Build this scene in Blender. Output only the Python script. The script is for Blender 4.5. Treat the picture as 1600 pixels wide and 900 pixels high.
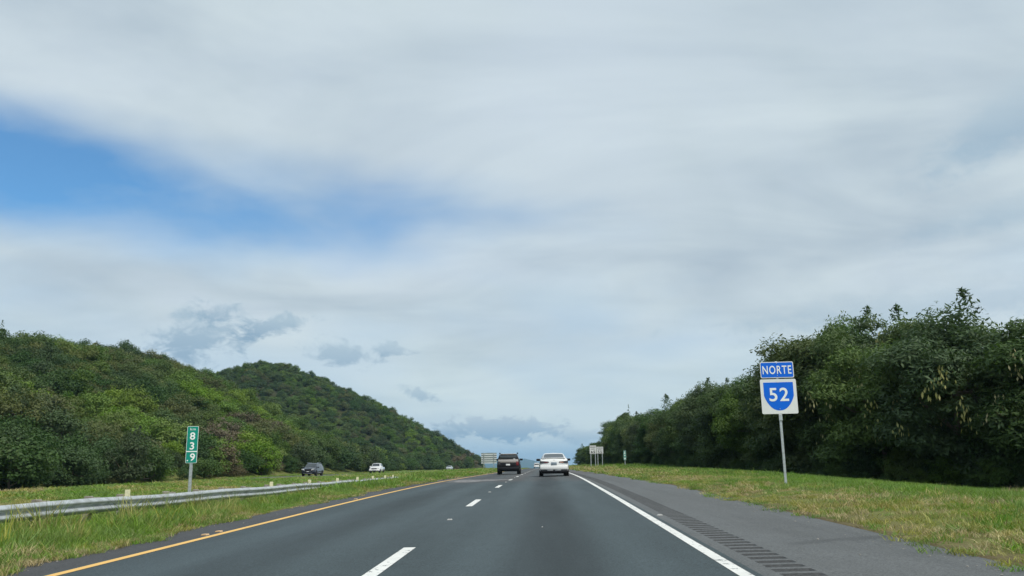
import bpy, bmesh, math, random
import numpy as np
from mathutils import Vector, Matrix

for _o in list(bpy.data.objects):
    bpy.data.objects.remove(_o, do_unlink=True)
S = bpy.context.scene
COL = S.collection
R_ = math.radians

# ------------------------------------------------------------------ camera
cd = bpy.data.cameras.new('camera')
cd.sensor_width = 36.0
cd.lens = 36.0 * 1300 / 1600
cd.clip_start = 0.1
cd.clip_end = 40000
cam = bpy.data.objects.new('camera', cd)
COL.objects.link(cam)
cam.matrix_world = (Matrix.Translation((0, 0, 1.17)) @ Matrix.Rotation(R_(1.98), 4, 'Z')
                    @ Matrix.Rotation(math.pi / 2 + math.atan(278.7 / 1300), 4, 'X') @ Matrix.Rotation(-0.0145, 4, 'Z'))
S.camera = cam

# ------------------------------------------------------------------ render settings
S.view_settings.view_transform = 'Standard'
S.view_settings.look = 'None'
S.view_settings.gamma = 1.0
S.view_settings.use_curve_mapping = False
S.view_settings.exposure = 0.2
S.render.engine = 'CYCLES'
S.cycles.use_denoising = True
S.cycles.max_bounces = 6
S.cycles.diffuse_bounces = 3
S.cycles.glossy_bounces = 3
S.cycles.transmission_bounces = 4
S.cycles.transparent_max_bounces = 8
S.cycles.volume_bounces = 0
S.cycles.caustics_reflective = False
S.cycles.caustics_refractive = False

SUN_EL, SUN_AZ = 50.0, 138.0      # azimuth measured from the road's direction towards the right
# ------------------------------------------------------------------ world: sky with a cloud sheet
W = bpy.data.worlds.new('World')
S.world = W
W.use_nodes = True


class NT:
    """small helper to write node trees"""
    def __init__(s, nt):
        s.nt = nt; s.n = nt.nodes; s.l = nt.links

    def add(s, t, **kw):
        n = s.n.new(t)
        for k, v in kw.items():
            setattr(n, k, v)
        return n

    def put(s, sock, v):
        if v is None:
            return
        if hasattr(v, 'is_linked') or hasattr(v, 'links'):
            s.l.new(v, sock)
        else:
            sock.default_value = v

    def math(s, op, a, b=None, c=None, clamp=False):
        n = s.add('ShaderNodeMath', operation=op, use_clamp=clamp)
        for i, v in enumerate((a, b, c)):
            s.put(n.inputs[i], v)
        return n.outputs[0]

    def vmath(s, op, a, b=None):
        n = s.add('ShaderNodeVectorMath', operation=op)
        s.put(n.inputs[0], a); s.put(n.inputs[1], b)
        return n.outputs[0]

    def sstep(s, v, a, b):
        n = s.add('ShaderNodeMapRange', interpolation_type='SMOOTHSTEP', clamp=True)
        s.put(n.inputs[0], v)
        n.inputs[1].default_value = a; n.inputs[2].default_value = b
        return n.outputs[0]

    def lin(s, v, a, b, c=0.0, d=1.0):
        n = s.add('ShaderNodeMapRange', clamp=True)
        s.put(n.inputs[0], v)
        for i, q in enumerate((a, b, c, d)):
            n.inputs[i + 1].default_value = q
        return n.outputs[0]

    def noise(s, vec, scale, detail=4.0, rough=0.5, dist=0.0, out='Fac', lac=2.0):
        n = s.add('ShaderNodeTexNoise')
        s.put(n.inputs['Vector'], vec)
        n.inputs['Scale'].default_value = scale
        n.inputs['Detail'].default_value = detail
        n.inputs['Roughness'].default_value = rough
        n.inputs['Lacunarity'].default_value = lac
        n.inputs['Distortion'].default_value = dist
        return n.outputs[out]

    def mix(s, fac, a, b, blend='MIX'):
        n = s.add('ShaderNodeMix', data_type='RGBA', blend_type=blend)
        s.put(n.inputs['Factor'], fac)
        s.put(n.inputs['A'], a if not isinstance(a, tuple) else (*a[:3], 1))
        s.put(n.inputs['B'], b if not isinstance(b, tuple) else (*b[:3], 1))
        return n.outputs['Result']

    def comb(s, x, y, z=0.0):
        n = s.add('ShaderNodeCombineXYZ')
        for i, v in enumerate((x, y, z)):
            s.put(n.inputs[i], v)
        return n.outputs[0]

    def sep(s, v):
        n = s.add('ShaderNodeSeparateXYZ'); s.put(n.inputs[0], v)
        return n.outputs


def build_world():
    t = NT(W.node_tree)
    t.n.clear()
    out = t.add('ShaderNodeOutputWorld')
    bg = t.add('ShaderNodeBackground')
    bg.inputs['Strength'].default_value = 0.1
    sky = t.add('ShaderNodeTexSky', sky_type='NISHITA')
    sky.sun_disc = False
    sky.sun_elevation = R_(SUN_EL)
    sky.sun_rotation = R_(SUN_AZ)
    sky.altitude = 50
    sky.air_density = 1.0
    sky.dust_density = 0.6
    sky.ozone_density = 2.5
    d = t.add('ShaderNodeTexCoord').outputs['Generated']
    x, y, z = t.sep(d)
    az = t.math('MULTIPLY', t.math('ARCTAN2', x, y), 57.2958)
    el = t.math('MULTIPLY', t.math('ARCSINE', z), 57.2958)
    # the sheet of cloud, mapped on a plane overhead so that it foreshortens to the horizon
    inv = t.math('DIVIDE', 1.0, t.math('ADD', t.math('MAXIMUM', z, 0.0), 0.16))
    P = t.comb(t.math('MULTIPLY', x, inv), t.math('MULTIPLY', y, inv), 0.0)
    n1 = t.noise(P, 0.85, 4, 0.52, 0.5)
    n2 = t.noise(t.vmath('MULTIPLY', P, (0.75, 1.25, 1.0)), 1.35, 5, 0.56, 0.6)
    n3 = n1
    ae = t.comb(az, el, 0.0)
    wv = t.noise(t.vmath('MULTIPLY', ae, (0.055, 0.13, 1)), 1.0, 3, 0.5, 0.2)
    wv2 = t.noise(t.vmath('MULTIPLY', t.vmath('ADD', ae, (31, 5, 0)), (0.075, 0.24, 1)), 1.0, 5, 0.54, 0.5)

    def blob(a0, e0, ra, re, rot, wob, soft=(1.0, 0.35)):
        da = t.math('SUBTRACT', az, a0); de = t.math('SUBTRACT', el, e0)
        c, s_ = math.cos(R_(rot)), math.sin(R_(rot))
        u = t.math('ADD', t.math('MULTIPLY', da, c), t.math('MULTIPLY', de, s_))
        v = t.math('SUBTRACT', t.math('MULTIPLY', de, c), t.math('MULTIPLY', da, s_))
        u = t.math('DIVIDE', u, ra); v = t.math('DIVIDE', v, re)
        r = t.math('SQRT', t.math('ADD', t.math('MULTIPLY', u, u), t.math('MULTIPLY', v, v)))
        w = t.math('MULTIPLY', t.math('SUBTRACT', wob[0], 0.5), wob[1])
        r = t.math('ADD', r, w)
        return t.sstep(r, soft[0], soft[1])

    # long blue opening, left of the road
    gap = blob(-33, 17.9, 36.0, 4.7, -2.2, (wv, 1.1), (1.16, 0.30))
    veil = t.lin(wv2, 0.36, 0.70, 0.0, 0.42)
    gap = t.math('MULTIPLY', gap, t.math('SUBTRACT', 1.0, veil))
    gap = t.math('MULTIPLY', gap, 0.97)
    gaps = gap
    # cloud tone
    tone = t.math('ADD', t.math('MULTIPLY', n1, 0.55), t.math('MULTIPLY', n2, 0.45))
    tone = t.lin(tone, 0.37, 0.61)
    ccol = t.mix(tone, (3.75, 4.6, 5.35), (6.25, 7.1, 7.35))
    # mauve-blue thin parts of the sheet
    ccol = t.mix(t.lin(n3, 0.45, 0.72, 0.0, 0.55), ccol, (4.0, 4.8, 6.2))
    # paler towards the horizon
    ccol = t.mix(t.math('MULTIPLY', t.sstep(el, 13, 3), 0.55), ccol, (5.9, 7.1, 7.2))
    # blue showing low down
    ccol = t.mix(t.math('MULTIPLY', t.math('MULTIPLY', t.sstep(el, 2.6, 0.2), t.lin(wv2, 0.35, 0.6)), 0.75), ccol, (2.9, 4.8, 6.3))
    ccol = t.mix(t.math('MULTIPLY', t.math('MULTIPLY', t.sstep(el, 16, 9), t.lin(wv, 0.44, 0.6)), 0.45), ccol, (3.7, 5.2, 6.7))
    # brighter veil where the sun stands
    sx = math.cos(R_(SUN_EL)) * math.sin(R_(SUN_AZ)); sy = math.cos(R_(SUN_EL)) * math.cos(R_(SUN_AZ)); sz = math.sin(R_(SUN_EL))
    dn = t.add('ShaderNodeVectorMath', operation='DOT_PRODUCT')
    t.l.new(d, dn.inputs[0]); dn.inputs[1].default_value = (sx, sy, sz)
    glow = t.math('POWER', t.math('MAXIMUM', dn.outputs['Value'], 0.0), 6.0)
    ccol = t.mix(t.math('MULTIPLY', glow, 0.8), ccol, (10.5, 11.0, 10.8))
    skyc = t.mix(1.0, sky.outputs[0], (0.60, 1.04, 1.24), 'MULTIPLY')
    col = t.mix(gaps, ccol, skyc)
    # low cumulus fragments
    fb = t.noise(t.vmath('MULTIPLY', ae, (0.22, 0.40, 1)), 2.4, 6, 0.66, 0.4)
    for (a0, e0, ra, re, rot, amt, sf) in ((-22.6, 8.6, 3.4, 1.7, 12, .75, (1.15, .3)), (-21.8, 10.0, 1.2, .9, 30, .6, (1.15, .35)), (-18.4, 9.3, 2.6, 0.7, 12, .75, (1.15, .35)),
                                       (-13.6, 7.6, 2.9, .9, -6, .62, (1.15, .35)), (-10.8, 7.9, 1.8, .5, -4, .5, (1.1, .4)), (-8.4, 4.9, 1.2, .5, -15, .6, (1.1, .45)),
                                       (-2.8, 2.55, 4.0, .9, 0, .95, (1.1, .6)), (2.6, 2.0, 2.4, .6, -8, .5, (1.1, .4)), (-6.3, 2.3, 1.5, .6, 5, .7, (1.1, .5)),
                                       (31, 20.0, 7, 2.2, 28, .55, (1.2, .2)), (31, 14.6, 8, 1.2, 8, .4, (1.2, .2)), (24, 9.5, 12, 1.5, 3, .3, (1.2, .2))):
        b = blob(a0, e0, ra, re, rot, (fb, 3.6 if abs(a0) < 25 else 1.4), sf)
        shade = t.lin(el, e0 - re * .7, e0 + re * .7, 0.0, 1.0)
        cc = t.mix(shade, (2.1, 3.3, 4.5), (3.3, 4.5, 5.4)) if a0 < -5 else t.mix(shade, (2.4, 3.75, 5.0), (4.2, 5.2, 5.9))
        col = t.mix(t.math('MULTIPLY', b, amt), col, cc)
    # below the horizon: dull ground tone
    col = t.mix(t.sstep(z, -0.005, -0.04), col, (1.3, 1.6, 1.5))
    t.l.new(col, bg.inputs['Color'])
    t.l.new(bg.outputs[0], out.inputs[0])


build_world()
W.cycles.sampling_method = 'MANUAL'
W.cycles.sample_map_resolution = 256

# ------------------------------------------------------------------ sun (soft, behind thin cloud)
sd = bpy.data.lights.new('sun', 'SUN')
sd.energy = 2.6
sd.angle = R_(12)
sd.color = (1.0, 0.95, 0.86)
sun = bpy.data.objects.new('sun', sd)
COL.objects.link(sun)
sun.location = (60, 40, 90)
_dir = Vector((math.cos(R_(SUN_EL)) * math.sin(R_(SUN_AZ)), math.cos(R_(SUN_EL)) * math.cos(R_(SUN_AZ)), math.sin(R_(SUN_EL))))
sun.rotation_euler = _dir.to_track_quat('Z', 'Y').to_euler()

# ------------------------------------------------------------------ helpers
def tag(o, label=None, cat=None, group=None, kind=None):
    if label: o['label'] = label
    if cat: o['category'] = cat
    if group: o['group'] = group
    if kind: o['kind'] = kind
    return o


def empty(name, loc, rz=0.0, label=None, cat=None, group=None):
    o = bpy.data.objects.new(name, None)
    o.empty_display_size = 0.2
    COL.objects.link(o)
    o.location = loc
    o.rotation_euler = (0, 0, rz)
    return tag(o, label, cat, group)


def link(name, me, parent=None, loc=None):
    o = bpy.data.objects.new(name, me)
    COL.objects.link(o)
    if parent: o.parent = parent
    if loc is not None: o.location = loc
    return o


def npmesh(name, v, f, mat=None, smooth=False, attrs=None):
    """v: (n,3) array; f: (m,k) array of equal-sized faces"""
    me = bpy.data.meshes.new(name)
    v = np.ascontiguousarray(v, dtype=np.float32); f = np.ascontiguousarray(f, dtype=np.int32)
    m, k = f.shape
    me.vertices.add(len(v)); me.vertices.foreach_set('co', v.ravel())
    me.loops.add(m * k); me.loops.foreach_set('vertex_index', f.ravel())
    me.polygons.add(m)
    me.polygons.foreach_set('loop_start', np.arange(0, m * k, k, dtype=np.int32))
    me.polygons.foreach_set('use_smooth', np.full(m, bool(smooth)))
    if attrs:
        for nm, a in attrs.items():
            at = me.attributes.new(nm, 'FLOAT', 'POINT')
            at.data.foreach_set('value', np.ascontiguousarray(a, dtype=np.float32))
    me.update(calc_edges=True)
    me.validate()
    if mat: me.materials.append(mat)
    return me


class MB:
    """collects simple shapes into one mesh"""
    def __init__(s): s.v = []; s.f = []

    def quad(s, a, b, c, d):
        n = len(s.v); s.v += [a, b, c, d]; s.f.append((n, n + 1, n + 2, n + 3)); return s

    def poly(s, pts):
        n = len(s.v); s.v += list(pts); s.f.append(tuple(range(n, n + len(pts)))); return s

    def box(s, x0, x1, y0, y1, z0, z1, M=None):
        n = len(s.v)
        p = [(x, y, z) for z in (z0, z1) for y in (y0, y1) for x in (x0, x1)]
        if M is not None: p = [tuple(M @ Vector(q)) for q in p]
        s.v += p
        for q in ((0, 2, 3, 1), (4, 5, 7, 6), (0, 1, 5, 4), (2, 6, 7, 3), (0, 4, 6, 2), (1, 3, 7, 5)):
            s.f.append(tuple(n + i for i in q))
        return s

    def prism(s, pts, y0, y1):
        """outline pts (x,z), counter-clockwise seen from -y, extruded from y0 (front) to y1"""
        k = len(pts); n = len(s.v)
        s.v += [(p[0], y0, p[1]) for p in pts] + [(p[0], y1, p[1]) for p in pts]
        s.f.append(tuple(range(n, n + k)))
        s.f.append(tuple(range(n + 2 * k - 1, n + k - 1, -1)))
        for i in range(k):
            j = (i + 1) % k
            s.f.append((n + i, n + k + i, n + k + j, n + j))
        return s

    def tube(s, pts, rad, seg=8, caps=True):
        pts = [Vector(p) for p in pts]
        if not hasattr(rad, '__len__'): rad = [rad] * len(pts)
        n0 = len(s.v)
        for i, p in enumerate(pts):
            d = (pts[min(i + 1, len(pts) - 1)] - pts[max(i - 1, 0)]).normalized()
            a = d.cross(Vector((0, 0, 1)))
            if a.length < 1e-3: a = Vector((1, 0, 0))
            a.normalize(); b = d.cross(a).normalized()
            for k in range(seg):
                w = 2 * math.pi * k / seg
                s.v.append(tuple(p + (a * math.cos(w) + b * math.sin(w)) * rad[i]))
        for i in range(len(pts) - 1):
            for k in range(seg):
                j = (k + 1) % seg
                s.f.append((n0 + i * seg + k, n0 + i * seg + j, n0 + (i + 1) * seg + j, n0 + (i + 1) * seg + k))
        if caps:
            s.f.append(tuple(n0 + k for k in range(seg - 1, -1, -1)))
            s.f.append(tuple(n0 + (len(pts) - 1) * seg + k for k in range(seg)))
        return s

    def lathe(s, prof, axis='x', c=(0, 0, 0), seg=20):
        """prof: (radius, offset along axis)"""
        n0 = len(s.v)
        for r, o in prof:
            for k in range(seg):
                w = 2 * math.pi * k / seg
                a, b = r * math.cos(w), r * math.sin(w)
                s.v.append((c[0] + o, c[1] + a, c[2] + b) if axis == 'x' else (c[0] + a, c[1] + o, c[2] + b))
        for i in range(len(prof) - 1):
            for k in range(seg):
                j = (k + 1) % seg
                s.f.append((n0 + i * seg + k, n0 + i * seg + j, n0 + (i + 1) * seg + j, n0 + (i + 1) * seg + k))
        return s

    def mesh(s, name, mat, smooth=None, bevel=0):
        me = bpy.data.meshes.new(name)
        me.from_pydata([tuple(p) for p in s.v], [], s.f)
        bm = bmesh.new(); bm.from_mesh(me)
        bmesh.ops.remove_doubles(bm, verts=bm.verts, dist=1e-5)
        if bevel:
            ed = [e for e in bm.edges if len(e.link_faces) == 2 and e.calc_face_angle(0) > 0.6]
            bmesh.ops.bevel(bm, geom=ed, offset=bevel, segments=2, affect='EDGES', profile=.5, clamp_overlap=True)
        bmesh.ops.recalc_face_normals(bm, faces=bm.faces)
        if smooth is not None:
            for f in bm.faces: f.smooth = True
            for e in bm.edges:
                if len(e.link_faces) == 2 and e.calc_face_angle(0) > smooth: e.smooth = False
        bm.to_mesh(me); bm.free()
        if mat: me.materials.append(mat)
        return me

    def build(s, name, mat, parent=None, smooth=None, bevel=0, loc=None):
        return link(name, s.mesh(name, mat, smooth, bevel), parent, loc)


# ------------------------------------------------------------------ materials
MATS = {}


def principled(name, col, rough=0.6, metal=0.0, spec=0.5, coat=0.0, emis=None):
    m = bpy.data.materials.new(name); m.use_nodes = True
    b = m.node_tree.nodes['Principled BSDF']
    b.inputs['Base Color'].default_value = (*col, 1)
    b.inputs['Roughness'].default_value = rough
    b.inputs['Metallic'].default_value = metal
    b.inputs['Specular IOR Level'].default_value = spec
    b.inputs['Coat Weight'].default_value = coat
    b.inputs['Coat Roughness'].default_value = 0.06
    MATS[name] = m
    return m


def worn(name, col, col2, scale=6.0, rough=0.55, metal=0.0, spec=0.5, amt=1.0, bump=0.0, lo=.4, hi=.7):
    """a base colour with blotchy wear in a second colour"""
    m = principled(name, col, rough, metal, spec)
    t = NT(m.node_tree); b = t.n['Principled BSDF']
    o = t.add('ShaderNodeTexCoord').outputs['Object']
    n = t.noise(o, scale, 6, 0.65)
    f = t.math('MULTIPLY', t.lin(n, lo, hi), amt)
    t.l.new(t.mix(f, col, col2), b.inputs['Base Color'])
    t.l.new(t.lin(n, .3, .7, rough - .1, min(1, rough + .15)), b.inputs['Roughness'])
    if bump:
        bp = t.add('ShaderNodeBump'); bp.inputs['Strength'].default_value = bump; bp.inputs['Distance'].default_value = .01
        t.l.new(n, bp.inputs['Height']); t.l.new(bp.outputs[0], b.inputs['Normal'])
    return m


def mat_asphalt(name, near, far, ysplit, lane_stain=True):
    m = principled(name, near, 0.75, 0, 0.35)
    t = NT(m.node_tree); b = t.n['Principled BSDF']
    g = t.add('ShaderNodeNewGeometry').outputs['Position']
    x, y, z = t.sep(g)
    big = t.noise(t.vmath('MULTIPLY', g, (1.0, .12, 1)), .6, 5, .6)
    mid = t.noise(g, 2.2, 6, .65)
    grain = t.noise(g, 38, 4, .8)
    spk = t.noise(g, 240, 2, .8)
    edge = t.math('ADD', y, t.math('MULTIPLY', t.math('SUBTRACT', t.noise(g, .35, 3, .5), .5), 5.0))
    base = t.mix(t.sstep(edge, ysplit - 2.5, ysplit + 3.5), near, far)
    base = t.mix(t.math('MULTIPLY', t.lin(big, .35, .7), .34), base, tuple(c * .70 for c in near))
    base = t.mix(t.math('MULTIPLY', t.lin(mid, .45, .75), .4), base, tuple(c * 1.35 for c in near))
    if lane_stain:
        # oil-darkened strip along the middle of each lane, polished wheel tracks beside it
        xw = t.math('ADD', x, t.math('MULTIPLY', t.math('SUBTRACT', t.noise(t.vmath('MULTIPLY', g, (0, .05, 0)), 1.0, 2), .5), .5))
        for xc, a in ((0.08, .95), (-3.65, .45)):
            dx = t.math('ABSOLUTE', t.math('SUBTRACT', xw, xc))
            st = t.math('MULTIPLY', t.sstep(dx, .85, .10), t.lin(big, .2, .75, .55, 1.0))
            base = t.mix(t.math('MULTIPLY', st, a), base, tuple(c * .42 for c in near))
        for xc in (-.85, 1.0, -4.5, -2.75):
            dx = t.math('ABSOLUTE', t.math('SUBTRACT', xw, xc))
            base = t.mix(t.math('MULTIPLY', t.sstep(dx, .5, .05), .45), base, tuple(c * 1.3 for c in near))
    else:
        st = t.noise(t.vmath('MULTIPLY', g, (2.2, .10, 1)), 1.2, 5, .6)
        base = t.mix(t.math('MULTIPLY', t.lin(st, .5, .72), .45), base, tuple(c * .6 for c in near))
        # long scuff left by a tyre
        q = t.math('ADD', t.math('MULTIPLY', t.math('SUBTRACT', x, 3.15), .42), t.math('SUBTRACT', 10.9, y))
        q = t.math('ADD', q, t.math('MULTIPLY', t.math('SUBTRACT', mid, .5), .35))
        sc_ = t.math('MULTIPLY', t.sstep(t.math('ABSOLUTE', q), .26, .06), t.sstep(x, 2.85, 3.2))
        base = t.mix(t.math('MULTIPLY', sc_, .5), base, tuple(c * .45 for c in near))
    gr = t.math('ADD', t.math('MULTIPLY', grain, .8), t.math('MULTIPLY', spk, .2))
    base = t.mix(1.0, base, t.mix(t.lin(gr, .36, .64), (.40, .40, .40), (1.60, 1.60, 1.60)), 'MULTIPLY')
    t.l.new(base, b.inputs['Base Color'])
    bp = t.add('ShaderNodeBump'); bp.inputs['Strength'].default_value = .55; bp.inputs['Distance'].default_value = .008
    t.l.new(gr, bp.inputs['Height']); t.l.new(bp.outputs[0], b.inputs['Normal'])
    t.l.new(t.lin(big, .3, .7, .62, .82), b.inputs['Roughness'])
    return m


def mat_paint(name, col, under, wear=.5, sc=9.0):
    m = principled(name, col, 0.6, 0, 0.4)
    t = NT(m.node_tree); b = t.n['Principled BSDF']
    g = t.add('ShaderNodeNewGeometry').outputs['Position']
    n = t.noise(g, sc, 7, .72, .6)
    fine = t.noise(g, 60, 3, .7)
    f = t.sstep(t.math('ADD', n, t.math('MULTIPLY', t.math('SUBTRACT', fine, .5), .25)), 1 - wear, 1 - wear + .06)
    dirt = t.noise(g, 1.5, 5, .6)
    c = t.mix(t.math('MULTIPLY', t.lin(dirt, .4, .75), .3), col, tuple(q * .62 for q in col))
    c = t.mix(f, c, under)
    t.l.new(c, b.inputs['Base Color'])
    return m


def mat_leaf(name, c1, c2, trans=.28, dry=None):
    m = bpy.data.materials.new(name); m.use_nodes = True
    t = NT(m.node_tree); t.n.clear()
    out = t.add('ShaderNodeOutputMaterial')
    at = t.add('ShaderNodeAttribute', attribute_name='lv').outputs['Fac']
    rnd = t.add('ShaderNodeObjectInfo').outputs['Random']
    c = t.mix(at, c1, c2)
    k = t.math('ADD', t.math('MULTIPLY', rnd, .40), .80)
    hs = t.add('ShaderNodeHueSaturation')
    t.l.new(t.math('ADD', t.math('MULTIPLY', t.math('FRACT', t.math('MULTIPLY', rnd, 7.31)), .028), .484), hs.inputs['Hue'])
    t.l.new(t.math('ADD', t.math('MULTIPLY', t.math('FRACT', t.math('MULTIPLY', rnd, 3.7)), .3), .80), hs.inputs['Saturation'])
    t.l.new(k, hs.inputs['Value']); t.l.new(c, hs.inputs['Color'])
    b = t.add('ShaderNodeBsdfPrincipled')
    b.inputs['Roughness'].default_value = .55
    b.inputs['Specular IOR Level'].default_value = .25
    t.l.new(hs.outputs[0], b.inputs['Base Color'])
    tr = t.add('ShaderNodeBsdfTranslucent')
    t.l.new(t.mix(1.0, hs.outputs[0], (1.1, 1.25, .7), 'MULTIPLY'), tr.inputs['Color'])
    mx = t.add('ShaderNodeMixShader'); mx.inputs[0].default_value = trans
    t.l.new(b.outputs[0], mx.inputs[1]); t.l.new(tr.outputs[0], mx.inputs[2])
    t.l.new(mx.outputs[0], out.inputs['Surface'])
    MATS[name] = m
    return m


ASPH = (.043, .060, .066)
ASPH_FAR = (.070, .066, .064)
M_road = mat_asphalt('lane_asphalt', ASPH, ASPH_FAR, 40.0)
M_shoulder = mat_asphalt('shoulder_asphalt', (.100, .106, .107), (.092, .087, .084), 60.0, False)
M_inner = mat_asphalt('inner_shoulder_asphalt', (.055, .056, .058), (.075, .07, .066), 45.0, False)
M_white = mat_paint('white_road_paint', (.72, .72, .69), ASPH, .43)
M_yellow = mat_paint('yellow_road_paint', (.78, .47, .13), ASPH, .30)
M_galv = worn('galvanised_steel', (.62, .65, .66), (.33, .35, .35), 9, .42, .85, .5, .8, .1)
M_rail = worn('weathered_galvanised_rail', (.60, .63, .64), (.28, .30, .29), 3.5, .5, .55, .5, .75, .1)
M_post = worn('weathered_post', (.30, .28, .24), (.14, .12, .10), 8, .8)
M_alu = worn('bare_aluminium_back', (.56, .60, .60), (.36, .40, .41), 2.2, .5, .35, .5, .8)
M_signwhite = worn('white_sign_sheeting', (.74, .76, .76), (.60, .62, .61), 3, .45, 0, .5, .5)
M_signblue = worn('blue_sign_sheeting', (.002, .135, .72), (.01, .115, .55), 3, .5, 0, .2, .4)
M_signgreen = worn('green_sign_sheeting', (.0, .25, .19), (.02, .20, .155), 3, .5, 0, .25, .4)
M_letter = principled('white_lettering', (.82, .85, .84), .45)
M_black = principled('black_lettering', (.02, .02, .022), .5)
M_greyletter = principled('faded_grey_lettering', (.16, .165, .17), .5)
M_reflect = worn('pale_yellow_reflector', (.80, .76, .50), (.62, .60, .42), 12, .4)
M_bark = worn('bark', (.17, .14, .11), (.08, .065, .05), 5, .9, 0, .2, 1, .4)
M_leafs = [mat_leaf('leaf_bright', (0.1, 0.172, 0.022), (0.175, 0.262, 0.04)),
           mat_leaf('leaf_mid', (0.06, 0.114, 0.022), (0.112, 0.172, 0.036)),
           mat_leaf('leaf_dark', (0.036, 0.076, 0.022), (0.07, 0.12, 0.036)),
           mat_leaf('leaf_olive', (0.084, 0.108, 0.03), (0.135, 0.155, 0.05)),
           mat_leaf('leaf_dry', (0.1, 0.088, 0.046), (0.16, 0.138, 0.078), .15)]
M_rt = [mat_leaf('leaf_feather', (0.038, 0.076, 0.026), (0.096, 0.152, 0.05), .3),
        mat_leaf('leaf_feather_light', (0.062, 0.108, 0.024), (0.125, 0.175, 0.042), .3)]
M_pod = mat_leaf('seed_pod', (.34, .32, .13), (.52, .48, .24), .3)
M_grass = [mat_leaf('grass_green', (0.112, 0.208, 0.028), (0.215, 0.325, 0.056), .3),
           mat_leaf('grass_deep', (.095, .205, .026), (.185, .30, .048), .3),
           mat_leaf('grass_yellow', (0.235, 0.24, 0.056), (0.36, 0.35, 0.1), .3),
           mat_leaf('grass_dry', (0.31, 0.255, 0.115), (0.46, 0.38, 0.19), .2)]


def mat_ground():
    m = principled('ground_soil_and_turf', (.1, .12, .04), .95, 0, .1)
    t = NT(m.node_tree); b = t.n['Principled BSDF']
    g = t.add('ShaderNodeNewGeometry').outputs['Position']
    zone = t.add('ShaderNodeAttribute', attribute_name='zone').outputs['Fac']
    far = t.add('ShaderNodeAttribute', attribute_name='far').outputs['Fac']
    edge = t.add('ShaderNodeAttribute', attribute_name='edge').outputs['Fac']
    n = t.noise(g, .35, 6, .6); n2 = t.noise(g, 3.0, 6, .7)
    turf = t.mix(t.lin(n, .35, .65), (.105, .150, .034), (.175, .175, .060))
    turf = t.mix(t.math('MULTIPLY', t.lin(n2, .4, .7), .5), turf, (.085, .078, .035))
    dirt = t.mix(t.lin(n2, .35, .7), (.19, .145, .085), (.105, .085, .052))
    turf = t.mix(t.math('MULTIPLY', edge, t.lin(n2, .25, .5, .4, 1)), turf, dirt)
    wood = t.mix(t.lin(n2, .35, .65), (.030, .040, .016), (.062, .060, .030))
    c = t.mix(zone, turf, wood)
    land = t.mix(t.lin(t.noise(g, .0022, 6, .6), .4, .6), (.055, .085, .03), (.13, .125, .065))
    c = t.mix(far, c, land)
    t.l.new(c, b.inputs['Base Color'])
    bp = t.add('ShaderNodeBump'); bp.inputs['Strength'].default_value = .8; bp.inputs['Distance'].default_value = .05
    t.l.new(n2, bp.inputs['Height']); t.l.new(bp.outputs[0], b.inputs['Normal'])
    return m


M_ground = mat_ground()

# ------------------------------------------------------------------ lie of the land
KY = [-400, 0, 20, 35, 50, 70, 130, 250, 300, 360, 450, 700, 1200, 2000, 30000]
KG = [.01385, .01385, .01385, .008, .002, .0008, 0, -.0004, -.002, -.012, -.035, -.05, -.03, 0, 0]
_y = np.arange(-400, 30000, 1.0); _z = np.cumsum(np.interp(_y, KY, KG)); _z -= np.interp(0, _y, _z)


def prof(y): return np.interp(y, _y, _z)


def ss(a, b, x):
    t = np.clip((np.asarray(x, float) - a) / (b - a), 0, 1)
    return t * t * (3 - 2 * t)


def wob(x, y):
    return np.sin(x * .043 + y * .021 + 1.3) + .6 * np.sin(x * .09 - y * .067 + .4) + .5 * np.sin(y * .11 + x * .05 + 2.)


def hills(x, y):
    x = np.asarray(x, float); y = np.asarray(y, float)
    e = np.clip((-x - 43 - 3 * np.sin(y * .03)) / 75, 0, 1.6)
    s1 = np.where(e < 1, np.sin(np.clip(e, 0, 1) * np.pi / 2) ** 1.15, 1 - .18 * (e - 1) ** 2)
    along = (1 - .88 * ss(200, 330, y)) * (.68 + .25 * ss(110, 215, y)) * ss(-260, -40, y)
    h1 = 29.6 * s1 * along * (1 + .035 * wob(x, y))
    dx = (x + 155) * np.where(x < -155, 1.25, 1.0); dy = (y - 470) / 1.25
    r = np.sqrt(dx * dx + dy * dy + 18 ** 2) - 18
    h2 = 61.5 * np.clip(1 - r / 112, 0, 1) * (1 + .02 * wob(x * .8, y * .8))
    return np.log(np.exp(np.clip(h1, 0, 80) / 2.5) + np.exp(np.clip(h2, 0, 80) / 2.5) - 1) * 2.5


def terrain(x, y):
    x = np.asarray(x, float); y = np.asarray(y, float)
    zr = .013 * np.clip(x, 0, 4.3) + .10 * ss(4.3, 6.5, x) - .74 * ss(8, 19, x) * (1 - ss(48, 110, y)) + .25 * ss(6, 12, x) * ss(70, 110, y) * (1 - ss(250, 330, y))
    zl = -.013 * np.clip(-x, 0, 6.2) - .22 * ss(6.3, 9.5, -x) + .22 * ss(14, 21, -x) * (1 - .8 * ss(45, 92, y)) - (.90 - .80 * ss(62, 116, y)) * ss(23, 28, -x)
    zl = zl + .35 * ss(7, 10, -x) * (1 - ss(13, 20, -x)) * ss(90, 140, y) * (1 - ss(200, 260, y))
    return prof(y) + np.where(x > 0, zr, zl) + hills(x, y)


def th(x, y): return float(terrain(x, y))


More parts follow.
